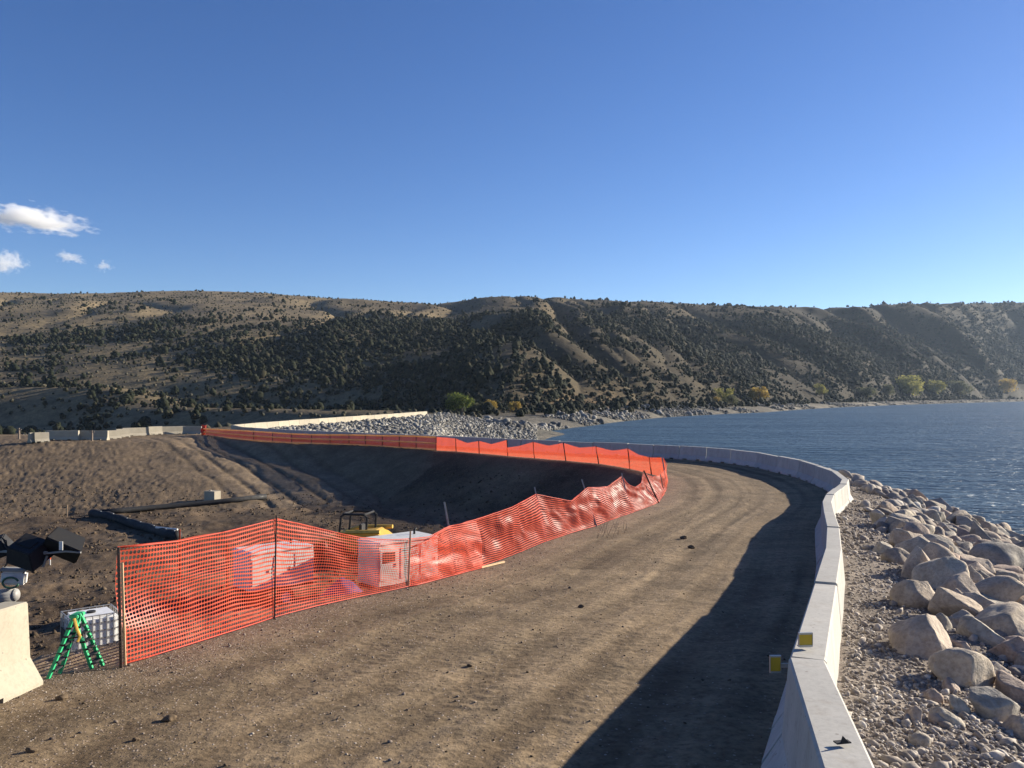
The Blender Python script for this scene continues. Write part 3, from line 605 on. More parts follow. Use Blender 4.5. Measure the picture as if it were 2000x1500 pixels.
for par, L_, ps in ((fC, NETC, (1, 3, 5, 7, 9)), (fD, NETD, (0, 2, 4)), (fE, NETE, (0, 1, 2, 3, 4, 5, 6, 7, 8, 9, 10))):
    for i in ps:
        bx, by, tx, ty = L_[i]; inv(post('post', (bx, by), (tx, ty - 2), M_STEEL, par, .03, 'steel', .06), par)
# wrapped end of the far run
p = nets[4][-1][0]; mb = MB()
for k in range(6): mb.tube([(p.x + random.uniform(-.25, .25), p.y - .1 * k, p.z - .05), (p.x + random.uniform(-.25, .25), p.y - .05, p.z + .5), (p.x + random.uniform(-.2, .2), p.y, p.z + 1.0)], .10, 7, .06)
inv(mb.obj('wrapped_end', M_NET, fE, smooth=True), fE)
# lath lying on the road beside the netting
a = on_road(940, 1111); b = on_road(985, 1100); mb = MB(); mb.tube([(a[0], a[1], float(zroad(a[1])) + .03), (b[0], b[1], float(zroad(b[1])) + .03)], .022, 4); tag(mb.obj('wooden_lath', M_WOOD), 'pale wooden lath lying flat on the road edge beside the orange netting', 'lath')

# ------------------------------------------------------------------ reflectors and clip on the near barriers
def frame_at(i):
    p0, p1 = joints[i], joints[i + 1]; a = Vector((p0[0], p0[1], float(zroad(p0[1])))); b = Vector((p1[0], p1[1], float(zroad(p1[1])))); return a, b, (b - a).normalized()
a, b, d = frame_at(2); side = Vector((0, 0, 1)).cross(d).normalized()      # towards the road
def reflector(pos, w, h, yaw, label, stalk):
    t_ = thing('reflector', label, 'reflector', pos[:], yaw, 'yellow reflectors on the near barriers')
    mb = MB(); mb.box((0, 0, h / 2 + .012), (w, .008, h)); mb.obj('plate', M_REFL, t_, .002)
    mb = MB(); e = .003
    for c_, s_ in (((0, 0, .006), (w + 2 * e, .016, .012)), ((0, 0, h + .018), (w + 2 * e, .016, .012)), ((-w / 2 - e / 2, 0, h / 2 + .012), (e, .016, h)), ((w / 2 + e / 2, 0, h / 2 + .012), (e, .016, h))): mb.box(c_, s_)
    mb.obj('rim', M_GREYM, t_)
    mb = MB()
    if stalk == 'top': mb.box((0, .02, -.001), (w * .9, .05, .006)); mb.box((0, .012, .03), (.02, .008, .06))
    else: mb.box((w / 2 + .05, .006, h / 2), (.10, .006, .03)); mb.box((w / 2 + .10, .0, h / 2), (.006, .05, .05))
    mb.obj('bracket', M_GREYM, t_); return t_
c1 = a + d * .33 + Vector((0, 0, BH)) ; reflector(c1 + side * .03, .098, .075, R(6), 'yellow square reflector standing on top of a near barrier', 'top')
c2_ = a + d * .10 + side * .215 + Vector((0, 0, BH - .155)); reflector(c2_, .072, .098, R(2), 'yellow square reflector sticking out from the road side of a near barrier', 'side')
a, b, d = frame_at(1); sd = Vector((0, 0, 1)).cross(d).normalized(); pc = on_road(1648, 1452, BH); mb = MB()
zt = float(np.interp(pc[1], [a.y, b.y], [a.z, b.z])) + BH
mb.prism([(-.018, 0), (.030, 0), (-.004, .036)], -.004, .004); mb.box((0, .012, .003), (.075, .034, .006)); tag(mb.obj('metal_clip', M_BLACK, loc=(pc[0], pc[1], zt + .0), rotz=R(12)), 'dark triangular metal clip on top of the nearest barrier', 'metal clip')

# ------------------------------------------------------------------ boulders and gravel on the lake side
def slope_ok(x, y): f_ = field(x, y); return f_
placed = []
big = [(1785, 1178, 100), (1795, 1272, 140), (1880, 1335, 115), (1940, 1330, 75), (1868, 1275, 60), (1780, 1060, 68), (1740, 1022, 42), (1716, 1012, 30), (1725, 1080, 55), (1752, 1100, 60), (1800, 1120, 55), (1848, 1098, 48), (1835, 1045, 48), (1812, 1035, 44),
       (1860, 1040, 36), (1890, 1075, 52), (1905, 1060, 36), (1925, 1080, 60), (1960, 1110, 58), (1990, 1090, 40), (1870, 1140, 62), (1915, 1190, 52), (1950, 1175, 60), (1975, 1210, 60), (1865, 1190, 55), (1835, 1195, 50), (1925, 1255, 75), (1975, 1290, 90), (1990, 1250, 60), (1830, 1230, 60),
       (1985, 1370, 90), (1940, 1400, 100), (1870, 1390, 48), (1990, 1440, 80), (1785, 1410, 35), (1850, 1415, 40), (1800, 1455, 40), (1820, 1370, 40), (1855, 1350, 45), (1760, 1080, 40), (1700, 1000, 26), (1690, 990, 24), (1720, 1040, 34), (1780, 1020, 34), (1735, 1000, 30), (1765, 1005, 32), (1795, 1010, 30)]
pts = cast([(b_[0], b_[1]) for b_ in big], 3, 120, 900)
for (px_, py_, w_), p in zip(big, pts): placed.append([p.x, p.y, max(w_ / F * p.y / 2, .10), 1])
def free(x, y, r, k=.60):
    for q_ in placed:
        if (q_[0] - x)**2 + (q_[1] - y)**2 < (k * (q_[2] + r))**2: return False
    return True
cand = 30000; cu = rng.uniform(.36, .74, cand); cy = 4 + 58 * rng.uniform(0, 1, cand)**1.7; cx = cu * cy
cf = field(cx, cy); okm = (~cf['land']) & (cf['dR'] > 1.6 + .35 * np.sin(cy * 1.7) + .5 * (cy < 8)) & (cf['z'] > WZ - .7)
cx, cy = cx[okm], cy[okm]; cz = cf['z'][okm]; cdr = cf['dR'][okm]; order = np.argsort(-rng.uniform(0, 1, len(cx)))
for pass_r in ((.40, .70), (.28, .45), (.18, .30), (.12, .2)):
    for i in order:
        r_ = rng.uniform(*pass_r) * (1 if cdr[i] > 3.2 else .7)
        if len(placed) < 1500 and free(cx[i], cy[i], r_): placed.append([cx[i], cy[i], r_, 0])
ymeas = [(q_[2] / q_[1] * (1 if abs(q_[0] / q_[1]) < .66 else .2), q_) for q_ in placed]; ymeas.sort(key=lambda a_: -a_[0])
GBo = 'boulders on the lake slope beside the barriers'
named = {0: 'broad rounded tan boulder low at the wall-side edge of the slope', 1: 'tall pointed pale boulder standing above the broad tan one'}
rest_b = [q_ for _, q_ in ymeas[295:]]; zz_b = Hz(np.array([q_[1][0] for q_ in ymeas]), np.array([q_[1][1] for q_ in ymeas]))
big_lab = {(1785, 1178): 'tall pale pointed boulder standing at the gravel edge, one flank sunlit', (1795, 1272): 'largest broad grey-tan boulder beside the gravel strip', (1880, 1335): 'rounded reddish boulder below the largest broad one, near the frame edge',
           (1940, 1330): 'smooth tan boulder leaning behind the rounded reddish one', (1780, 1060): 'long grey slab-like boulder tilted across the upper slope', (1740, 1022): 'blocky dark boulder at the top of the slope against the water', (1855, 1350): 'small split pale boulder resting before the rounded reddish one'}
lab_at = {(p.x, p.y): big_lab.get((b_[0], b_[1])) for b_, p in zip(big, pts)}
for i, (_, (bx, by, br, isb)) in enumerate(ymeas[:295]):
    r_ = np.random.default_rng(1000 + i); P, Fc = hull_rock(700 + i) if i % 5 in (1, 3) else rock_shape(4 if br / by > .02 else 3, 200 + i)
    sc = np.array([r_.uniform(.95, 1.35), r_.uniform(.8, 1.05), r_.uniform(.66, .95)])
    P = (P * sc) @ rotm(r_, .18).T; a_ = r_.uniform(0, 6.28); ca, sa = math.cos(a_), math.sin(a_); P = P @ np.array([[ca, sa, 0], [-sa, ca, 0], [0, 0, 1]]) * br
    o = np_mesh('boulder', P, Fc, M_ROCK, smooth=True, loc=(bx, by, zz_b[i] + br * .22))
    l = lab_at.get((bx, by)) or ('worn rounded boulder packed among others on the sunlit lake slope' if by < 22 else 'small distant boulder near the waterline below the bend of the wall'); tag(o, l, 'boulder', GBo)
def scatter(name, P0, rad, m, sub, seed, kinds=9, flat=.75, sink=.2, label=None, smooth=False, rough=.3):
    """many small stones merged into one mesh"""
    r_ = np.random.default_rng(seed); Vs, Fs, b0 = [], [], 0; n = len(P0); which = r_.integers(0, kinds, n)
    for k in range(kinds):
        S, Fc = rock_shape(sub, seed * 31 + k, rough); idx = np.where(which == k)[0]
        if not len(idx): continue
        a_ = r_.uniform(0, 6.28, len(idx)); ca, sa = np.cos(a_), np.sin(a_); st = r_.uniform(.7, 1.4, (len(idx), 3)); st[:, 2] *= flat
        Q_ = S[None] * st[:, None, :]; xr = Q_[..., 0] * ca[:, None] - Q_[..., 1] * sa[:, None]; yr = Q_[..., 0] * sa[:, None] + Q_[..., 1] * ca[:, None]; ti = r_.normal(0, .35, (len(idx), 1)); zr_ = Q_[..., 2] + xr * ti
        A = np.stack([xr, yr, zr_], -1) * rad[idx][:, None, None] + P0[idx][:, None, :] + np.array([0, 0, 1]) * (rad[idx] * (flat * .5 - sink))[:, None, None]
        Vs.append(A.reshape(-1, 3)); Fs.append((Fc[None] + (np.arange(len(idx)) * len(S))[:, None, None] + b0).reshape(-1, 3)); b0 += len(idx) * len(S)
    return np_mesh(name, np.concatenate(Vs), np.concatenate(Fs), m, smooth=smooth)
if rest_b:
    A = np.array([[q_[0], q_[1], 0] for q_ in rest_b]); A[:, 2] = Hz(A[:, 0], A[:, 1]); tag(scatter('riprap_rocks', A, np.array([q_[2] for q_ in rest_b]), M_PEB, 2, 77, smooth=True), 'far small rocks of the lake slope', kind='stuff')
n = 7000; gy = 4 + 55 * rng.uniform(0, 1, n)**1.6; gx = rng.uniform(.36, .74, n) * gy; gf = field(gx, gy); ok = (~gf['land']) & (gf['dR'] > 1.7) & (gf['z'] > WZ - .2)
tag(scatter('slope_rubble', np.stack([gx[ok], gy[ok], gf['z'][ok]], 1), np.clip(np.exp(rng.normal(-2.45, .45, ok.sum())), .04, .2), M_PEB, 2, 78, smooth=True, rough=.35), 'broken stones filling the gaps between the boulders', kind='stuff')
# gravel strip: pebbles from walnut to loaf size
n = 42000; gy = 3.2 + 36 * rng.uniform(0, 1, n)**1.9; gu = rng.uniform(.33, .74, n); gx = gu * gy; gf = field(gx, gy); ok = (~gf['land']) & (gf['dR'] > .2) & (gf['dR'] < 3.6 + 2 * rng.uniform(0, 1, n)) & (gf['z'] > WZ)
gx, gy, gz, gd = gx[ok], gy[ok], gf['z'][ok], gf['dR'][ok]
gr = np.exp(rng.normal(-4.2, .50, len(gx))); gr = np.where(rng.uniform(0, 1, len(gx)) < .012, rng.uniform(.035, .075, len(gx)), np.clip(gr, .007, .045)) * np.where(gy > 16, 1.6, 1)
tag(scatter('gravel', np.stack([gx, gy, gz], 1), gr, M_PEB, 1, 5, smooth=True), 'grey brown pebbles between the barriers and the boulders', kind='stuff')
# pebbles on road edge and berm
n = 9000; ey = 4 + 16 * rng.uniform(0, 1, n)**1.5; ex = rng.uniform(-6.5, 1.5, n); ef = field(ex, ey); sel = ef['land'] & (((~ef['pit']) & (rng.uniform(0, 1, n) < np.exp(-ef['dL'] / .8) + .10)) | (ef['pit'] & (ef['dL'] < 3) & (rng.uniform(0, 1, n) < .5)))
tag(scatter('loose_stones', np.stack([ex[sel], ey[sel], ef['z'][sel]], 1), np.clip(np.exp(rng.normal(-4.7, .45, sel.sum())), .004, .035) * np.where(ef['pit'][sel], 1.6, 1), M_PEB2, 1, 6), 'small stones along the road edge and its soil berm', kind='stuff')
# clods on the road
n = 1100; ey = 4.5 + 26 * rng.uniform(0, 1, n)**1.6; ex = rng.uniform(-5, 9, n); ef = field(ex, ey); sel = ef['road'] & (ef['v'] > .02) & (ef['v'] < .97)
tag(scatter('soil_crumbs', np.stack([ex[sel], ey[sel], ef['z'][sel]], 1), np.clip(np.exp(rng.normal(-4.8, .45, sel.sum())), .004, .03), M_CLOD, 1, 8), 'crumbs of dark soil strewn over the road', kind='stuff')
clods = [(120, 1366, 24, 'large dark clod with a long shadow on the road near the cream barrier'), (328, 1409, 30, 'long dark clod lying alone on the lower left of the road'), (62, 1470, 26, 'dark clod at the lower left corner of the road'), (265, 1447, 18, 'small dark clod below the long one on the road'),
         (1040, 1052, 14, 'flat dark clod on the dry road opposite the fence bend'), (1335, 1053, 18, 'dark clod on the sunlit road short of the barrier shadow'), (1350, 1071, 16, 'dark clod nearest the barrier shadow on the road'), (1135, 1188, 14, 'small dark clod in the middle of the road'), (918, 1303, 14, 'small clod beside a wheel rut on the road')]
for (px_, py_, w_, l), p in zip(clods, cast([(c_[0], c_[1]) for c_ in clods], 3, 60)):
    P, Fc = rock_shape(3, 900 + px_, .45); s_ = w_ / F * p.y / 2; tag(np_mesh('dirt_clod', P * np.array([1, .7, .55]) * s_, Fc, M_CLOD, smooth=True, loc=(p.x, p.y, p.z + s_ * .2)), l, 'dirt clod', 'dark clods lying on the road')
# mud lumps of the pit
n = 13000; ey = 10 + 44 * rng.uniform(0, 1, n)**1.3; ex = rng.uniform(-.66, .12, n) * ey; ef = field(ex, ey); sel = ef['pit'] & (ef['dL'] > 2.2) & (vnoise(ex * .35, ey * .35, 91) > .35)
tag(scatter('mud_lumps', np.stack([ex[sel], ey[sel], ef['z'][sel]], 1), np.clip(np.exp(rng.normal(-3.15, .45, sel.sum())), .02, .12), M_CLOD, 1, 12, rough=.5), 'lumps of churned dark mud in the pit', kind='stuff')
# grey riprap below the straight row of cream barriers, shore rocks
n = 24000; ey = rng.uniform(66, 185, n); ex = rng.uniform(-.32, .03, n) * ey; ef = field(ex, ey); sel = (~ef['land']) & (ef['z'] > WZ - .3) & (ef['dR'] > .8)
tag(scatter('riprap', np.stack([ex[sel], ey[sel], ef['z'][sel]], 1), np.clip(np.exp(rng.normal(-1.35, .35, sel.sum())), .12, .5), M_RIP, 1, 13, sink=.1, rough=.35), 'grey rock facing below the row of cream barriers', kind='stuff')
n = 14000; eu = rng.uniform(-.03, .62, n); Ys_ = np.interp(eu, _us, _vs); ey = Ys_ * (1 + rng.uniform(0, 1, n)**1.4 * .20); ex = eu * ey; ef = field(ex, ey); sel = (ef['z'] > WZ - .1) & (ef['z'] < 3) & (vnoise(ex / 14, ey / 14, 95) > .38)
tag(scatter('shore_rocks', np.stack([ex[sel], ey[sel], ef['z'][sel]], 1), np.clip(np.exp(rng.normal(-1.15, .55, sel.sum())), .12, 1.5), M_SHORE, 1, 14, sink=.1, rough=.35), 'grey rocks strewn over the far beach', kind='stuff')
n = 260; pp = cast(np.stack([rng.uniform(45, 165, n), rng.uniform(836, 848, n)], 1), 40, 250); tag(scatter('rubble', np.array([p[:] for p in pp]), rng.uniform(.15, .5, n), M_RIP, 1, 15), 'pale rubble beyond the shaded far barriers', kind='stuff')

# ------------------------------------------------------------------ junipers, sagebrush
n = 100000; ju = rng.uniform(-.72, .72, n); Yb_ = np.interp(ju, _ub, _vb); Yr_ = np.interp(ju, _uY, _vY); tt = rng.uniform(-.02, 1.08, n)**.9 if False else rng.uniform(-.03, 1.08, n); jy = Yb_ + tt * (Yr_ - Yb_); jx = ju * jy
patch = vnoise(jx / 75, jy / 55, 101) * .55 + vnoise(jx / 20, jy / 16, 102) * .45; t0 = np.interp(ju, [-.62, -.25, -.02, .2, .62], [.37, .43, .57, .74, .85]); dens = np.interp(np.where(tt > .1, .1 + (tt - .1) * .62 / (t0 - .1), tt), [-.03, .03, .12, .3, .6, .72, .85, 1.08, 4], [.25, .45, .75, 1, .95, .38, .07, .05, .04]) * np.interp(ju, [-.62, -.35, -.2, .1, .3, .62], [.78, .9, 1, 1.05, 1.6, 2.2]); dens = dens * np.where((ju < -.33) & (tt < .2), .55, 1)
keep = rng.uniform(0, 1, n) < np.clip(dens * (patch * 3.6 - 1.05), 0, 1); jx, jy, tt, patch = jx[keep], jy[keep], tt[keep], patch[keep]
jz = Hz(jx, jy); js = np.clip(rng.lognormal(.46, .47, len(jx)), .65, 4.4) * (1 + np.clip((jy - 420) / 900, 0, 1.2) * sst(-.1, .15, jx / jy)) * np.where(tt > .75, .8, 1)
def jun_shape(seed, lumps, sub):
    r_ = np.random.default_rng(seed); Vs, Fs, b0 = [], [], 0; asp = r_.uniform(.95, 1.5)
    for k in range(lumps):
        V_, Fc = ico(sub); h = r_.uniform(.15, 1.0) if k else .5; rr = r_.uniform(.30, .52) * (1 - .35 * abs(h - .45)) if k else .62; a_ = r_.uniform(0, 6.28); o_ = r_.uniform(.15, .62) * (1.05 - h * .75) if k else 0
        P = V_ * rr * (1 + r_.normal(0, .17, (len(V_), 1))); P[:, 2] *= r_.uniform(.8, 1.15); P = P + np.array([math.cos(a_) * o_, math.sin(a_) * o_, h * asp * .85]); Vs.append(P); Fs.append(Fc + b0); b0 += len(P)
    return np.concatenate(Vs), np.concatenate(Fs)
order = np.argsort(-(js / jy)); near = order[:298]; rest_j = order[298:]
jmesh = []
for k in range(10):
    P, Fc = jun_shape(300 + k, 11, 2); o = np_mesh('juniper_tree', P, Fc, M_JUN); jmesh.append(o.data); bpy.data.objects.remove(o)
for i in near:
    o = bpy.data.objects.new('juniper_tree', jmesh[int(i) % 10]); COL.objects.link(o); o.location = (jx[i], jy[i], jz[i] - .1); s_ = js[i] * .62; o.scale = (s_, s_, s_ * random.uniform(.85, 1.2)); o.rotation_euler.z = random.uniform(0, 6.28)
    tag(o, 'dark rounded juniper on the lower left hillside' if jx[i] / jy[i] < -.1 else 'dark rounded juniper on the lower hillside above the lake shore', 'tree', 'junipers on the near hillside')
def merge_shapes(name, shapes, idx, X_, Y_, Z_, S_, m, seed):
    r_ = np.random.default_rng(seed); Vs, Fs, b0 = [], [], 0; wh = r_.integers(0, len(shapes), len(idx))
    for k, (P, Fc) in enumerate(shapes):
        ii = idx[wh == k]; a_ = r_.uniform(0, 6.28, len(ii)); ca, sa = np.cos(a_)[:, None], np.sin(a_)[:, None]
        A = np.stack([P[None, :, 0] * ca - P[None, :, 1] * sa, P[None, :, 0] * sa + P[None, :, 1] * ca, np.broadcast_to(P[None, :, 2], (len(ii), len(P)))], -1) * S_[ii][:, None, None]
        A = A + np.stack([X_[ii], Y_[ii], Z_[ii]], 1)[:, None, :]; Vs.append(A.reshape(-1, 3)); Fs.append((Fc[None] + (np.arange(len(ii)) * len(P))[:, None, None] + b0).reshape(-1, 3)); b0 += A.shape[0] * A.shape[1]
    return np_mesh(name, np.concatenate(Vs), np.concatenate(Fs), m)
tag(merge_shapes('juniper_woods', [jun_shape(400 + k, 3, 1) for k in range(10)], rest_j, jx, jy, jz, js * .66, M_JUN, 3), 'dark juniper woods spread over the hillsides', kind='stuff')
n = 14000; su = rng.uniform(-.7, .7, n); sb = np.interp(su, _ub, _vb); sr = np.interp(su, _uY, _vY); st = rng.uniform(-.25, .9, n); sy = np.maximum(sb + st * (sr - sb), 105); sx = su * sy; sf = field(sx, sy); sel = (sf['z'] > -2.2) & ((su < -.03) | (sf['z'] > -1.2)) & ~sf['road'] & (sf['dR'] > 6) & ((sf['land']) | (sy > 190))
sx, sy, sz = sx[sel], sy[sel], sf['z'][sel]; tag(merge_shapes('sagebrush', [jun_shape(500 + k, 1, 1) for k in range(6)], np.arange(len(sx)), sx, sy, sz - .15, rng.uniform(.45, 1.3, len(sx)), M_SAGE, 4), 'grey brown sagebrush over the hill grass', kind='stuff')

# ------------------------------------------------------------------ broadleaf trees along the shore
def leaf_tree(px_, py_, wpx, hpx, m, label, seed, name='shore_tree', Y1=1500):
    p = cast([(px_, py_)], 60, Y1, 900)[0]; wd = wpx / F * p.y; ht = hpx / F * p.y; r_ = np.random.default_rng(seed)
    t_ = thing(name, label, 'tree', p[:], 0, 'broadleaf trees along the shore')
    mb = MB(); 
    for k in range(4): a_ = r_.uniform(0, 6.28); mb.tube([(0.1 * k * wd * .1, 0, -.3), (math.cos(a_) * wd * .12, math.sin(a_) * wd * .12, ht * .35), (math.cos(a_) * wd * .25, math.sin(a_) * wd * .25, ht * .72)], wd * .03, 6, wd * .008)
    mb.obj('trunk', M_BARK, t_, smooth=True)
    Vs, Fs = [], []; b0 = 0
    lobes = [(r_.uniform(-.33, .33) * wd, r_.uniform(-.33, .33) * wd, ht * r_.uniform(.3, .82), wd * r_.uniform(.17, .30)) for _ in range(13)]
    for lx, ly, lz, lr in lobes:
        nl = 130; dv = r_.normal(size=(nl, 3)); dv /= np.linalg.norm(dv, axis=1)[:, None]; pos = np.array([lx, ly, lz]) + dv * lr * r_.uniform(.45, 1.08, (nl, 1)) * np.array([1, 1, .85]); pos[:, 2] = np.clip(pos[:, 2], ht * .06, ht)
        e1 = r_.normal(size=(nl, 3)); e1 /= np.linalg.norm(e1, axis=1)[:, None]; e2 = np.cross(e1, r_.normal(size=(nl, 3))); e2 /= np.linalg.norm(e2, axis=1)[:, None]; sz_ = wd * r_.uniform(.025, .055, (nl, 1))
        Vs.append(np.stack([pos - e1 * sz_, pos - e2 * sz_ * .6, pos + e1 * sz_, pos + e2 * sz_ * .6], 1).reshape(-1, 3)); Fs.append(np.arange(nl * 4).reshape(-1, 4) + b0); b0 += nl * 4
    np_mesh('crown', np.concatenate(Vs), np.concatenate(Fs), m, t_)
for a in [(897, 812, 58, 48, M_LEAFG, 'large dense green broadleaf tree at the near end of the far beach', 1), (957, 808, 28, 28, M_LEAFY, 'small golden tree just right of the large green tree', 2), (928, 810, 30, 24, M_LEAFD, 'dark green bush between the large green tree and the golden one', 3),
          (1002, 805, 32, 20, M_LEAFY, 'low golden bush at the foot of the orange bank', 4), (1234, 796, 10, 14, M_LEAFY, 'tiny yellow bush alone above the middle of the beach', 5), (1414, 790, 34, 34, M_LEAFM, 'yellow green tree left of the orange one on the far shore', 6), (1400, 790, 13, 18, M_LEAFY, 'small yellow bush against the yellow green shore tree', 7),
          (1480, 786, 42, 30, M_LEAFY, 'spreading orange yellow tree on the far shore', 8), (1430, 793, 24, 22, M_LEAFD, 'grey leafless bush right of the yellow green shore tree', 12), (1604, 781, 22, 31, M_LEAFM, 'narrow upright yellow green tree on the far shore', 9), (1774, 776, 62, 42, M_LEAFM, 'widest yellow green tree on the far right shore', 10),
          (1826, 775, 36, 30, M_LEAFM, 'rounded yellow green tree just right of the widest one', 11), (1872, 772, 44, 26, M_LEAFD, 'dull grey green trees before the dark gully at far right', 13), (1967, 770, 34, 28, M_LEAFY, 'pale orange tree nearest the right edge of the far shore', 14), (1735, 775, 30, 22, M_LEAFD, 'dark bush left of the widest yellow green tree', 15), (1690, 778, 40, 18, M_LEAFD, 'low grey green bush on the shore left of the widest tree', 16)]: leaf_tree(*a)

# ------------------------------------------------------------------ things in and beside the pit
def pit_at(px_, Yd): xx = (px_ - 1000) / F * Yd; return Vector((xx, Yd, float(Hz(xx, Yd)[0])))
# cage tank
c = pit_at(178, 21.5); ztop = CZ - (1193 - HY) / F * 21.5; zb_ = ztop - 1.16; t_ = thing('water_tank', 'white plastic tank in a wire cage behind the soil berm', 'tank', (c.x, c.y, zb_), R(40))
mb = MB(); mb.box((0, 0, .63), (1.12, .94, .98)); mb.obj('tank_body', M_TANK, t_, .09, smooth=False); mb = MB(); mb.tube([(0, 0, 1.11), (0, 0, 1.16)], .11, 14); mb.obj('lid', M_BLACK, t_)
mb = MB()
for z_ in np.linspace(.16, 1.14, 6): 
    for s_ in (-1, 1): mb.box((0, s_ * .50, z_), (1.2, .02, .02)); mb.box((s_ * .595, 0, z_), (.02, .98, .02))
for k in range(8):
    for s_ in (-1, 1): mb.box((-.58 + k * 1.16 / 7, s_ * .513, .65), (.02, .02, 1.0))
for k in range(6):
    for s_ in (-1, 1): mb.box((s_ * .608, -.48 + k * .96 / 5, .65), (.02, .02, 1.0))
mb.obj('cage', M_GREYM, t_); mb = MB(); mb.box((-.63, -.05, .46), (.02, .74, .66)); mb.obj('board', M_DARK, t_)
mb = MB(); mb.box((0, 0, .06), (1.2, 1.0, .12)); mb.obj('pallet', M_BLACK, t_, .01)
# green stepladder on the berm
pl = on_road(105, 1321); pr = on_road(191, 1301); A0 = Vector((pl[0], pl[1], float(Hz(*pl)[0]))); A1 = Vector((pr[0], pr[1], float(Hz(*pr)[0]))); top_ = up_to(151, 1203, (pl[1] + pr[1]) / 2)
t_ = thing('stepladder', 'small green stepladder with dark treads standing open on the soil berm', 'ladder', ((A0 + A1) / 2)[:]); dep = Vector((.02, .13, 0)); o_ = t_.location
for A_, nm in ((A0, 'front_rails'), (A1, 'rear_rails')):
    mb = MB()
    for s_ in (-.5, .5): mb.tube([A_ + dep * s_ * 1.25 - o_, top_ + dep * s_ * .8 - o_], .021, 4)
    mb.obj(nm, M_GREEN, t_)
    for k in range(1, 7):
        f_ = k / 7.3; q_ = A_.lerp(top_, f_) - o_; mb = MB(); mb.box(q_, (.056, .17, .016)); mb.obj('tread', M_BLACK, t_)
mb = MB(); mb.box(top_ - o_ + Vector((0, 0, .01)), (.085, .16, .035)); mb.obj('top_cap', M_GREEN, t_, .006); mb = MB(); mb.tube([A0.lerp(top_, .62) - o_, A1.lerp(top_, .62) - o_], .008, 5); mb.obj('spreader', M_STEEL, t_)
mb = MB(); w0 = top_ - o_; mb.tube([w0 + Vector((.02, -.1, 0)), w0 + Vector((.06, -.12, -.1)), w0 + Vector((.09, -.12, -.17)), w0 + Vector((.07, -.13, -.22))], .014, 6); mb.obj('chain', M_YEL, t_)
# flood lights of a light tower
Yl = 12.6; ct = up_to(-12, 1130, Yl); gz = float(Hz(ct.x, ct.y)[0]); t_ = thing('light_tower', 'mobile light tower with black floodlight heads, cut by the left frame edge', 'light tower', (ct.x, ct.y, gz)); o_ = t_.location
def rel(px_, py_, dy=0): return up_to(px_, py_, Yl + dy) - o_
mb = MB(); mb.tube([(0, 0, 0), rel(-12, 1060)], .045, 8); mb.obj('mast', M_GREYM, t_); mb = MB(); mb.tube([rel(-40, 1076), rel(92, 1079)], .022, 6); mb.tube([rel(60, 1084), rel(128, 1077), rel(158, 1079)], .016, 6); mb.obj('crossbar', M_GREYB, t_)
def head(cpx, rot, d, name='floodlight'):
    mb = MB(); M3 = rot.to_matrix(); c_ = rel(*cpx); mb.box(c_, d, M3, .8); o = mb.obj(name, M_BLACK, t_, .012); mb = MB(); mb.box(c_ + M3 @ Vector((0, 0, -d[2] / 2 - .006)), (d[0] * .93, d[1] * .93, .012), M3); q_ = mb.obj('lens', M_DARK, o)
    mb = MB(); mb.box(c_ + M3 @ Vector((0, 0, d[2] / 2 + .008)), (d[0] * .5, d[1] * .35, .016), M3); mb.obj('vent_plate', M_DARK, o); return o
from mathutils import Euler
head((57, 1076, 0), Euler((R(28), R(14), R(-12))), (.50, .46, .30)); head((128, 1062, .15), Euler((R(-38), R(28), R(20))), (.54, .44, .26)); head((-6, 1068, .1), Euler((R(20), R(-20), R(10))), (.36, .34, .24))
mb = MB(); mb.box(rel(119, 1066, -.22), (.055, .01, .13)); mb.obj('white_tag', M_WHITE, t_)
mb = MB(); mb.tube([rel(5, 1050), rel(15, 1070), rel(14, 1100), rel(2, 1118)], .012, 6); mb.tube([rel(0, 1048), rel(12, 1056), rel(13, 1066)], .01, 6); mb.tube([rel(55, 1100), rel(50, 1112), rel(44, 1122)], .009, 5); mb.obj('cable', M_RUB, t_, smooth=True)
mb = MB(); mb.tube([rel(84, 1107), rel(92, 1086)], .018, 8); mb.obj('brace', M_GREYM, t_)
cc = rel(28, 1128); mb = MB(); mb.box(cc, (.34, .16, .20), Euler((0, R(6), R(20))).to_matrix()); mb.obj('control_box', M_WHITE, t_, .03); mb = MB(); mb.box(cc + Vector((0, 0, .125)), (.36, .20, .04), Euler((0, R(6), R(20))).to_matrix()); mb.obj('box_lid', M_GREYB, t_, .01)
mb = MB(); mb.tube([cc + Vector((.02 + .12 * math.cos(a_), -.13, -.05 + .08 * math.sin(a_))) for a_ in np.linspace(.3, 6.0, 18)], .016, 6); mb.obj('dark_tube', M_GRN2, t_, smooth=True)
cc = rel(8, 1168); mb = MB(); mb.tube([cc + Vector((-.3, 0, -.02)), cc + Vector((.16, 0, .05))], .13, 14, .11); mb.tube([cc + Vector((.16, 0, .05)), cc + Vector((.20, 0, .055))], .09, 14); mb.obj('motor', M_GREYB, t_, .008, smooth=True)
# orange marker tube by the lights
p = cast([(98, 1106)], 6, 80)[0]; zt = CZ - (1084 - HY) / F * p.y; t_ = thing('marker_post', 'short orange marker tube with a white foot near the floodlights', 'marker', (p.x, p.y, p.z)); mb = MB(); mb.tube([(0, 0, zt - p.z - .18), (0, 0, zt - p.z)], .028, 10); mb.obj('tube', M_ORANGE, t_); mb = MB(); mb.tube([(0, 0, -.1), (0, 0, zt - p.z - .18)], .022, 8); mb.box((-.05, 0, zt - p.z - .17), (.09, .05, .05)); mb.obj('stake', M_WHITE, t_)
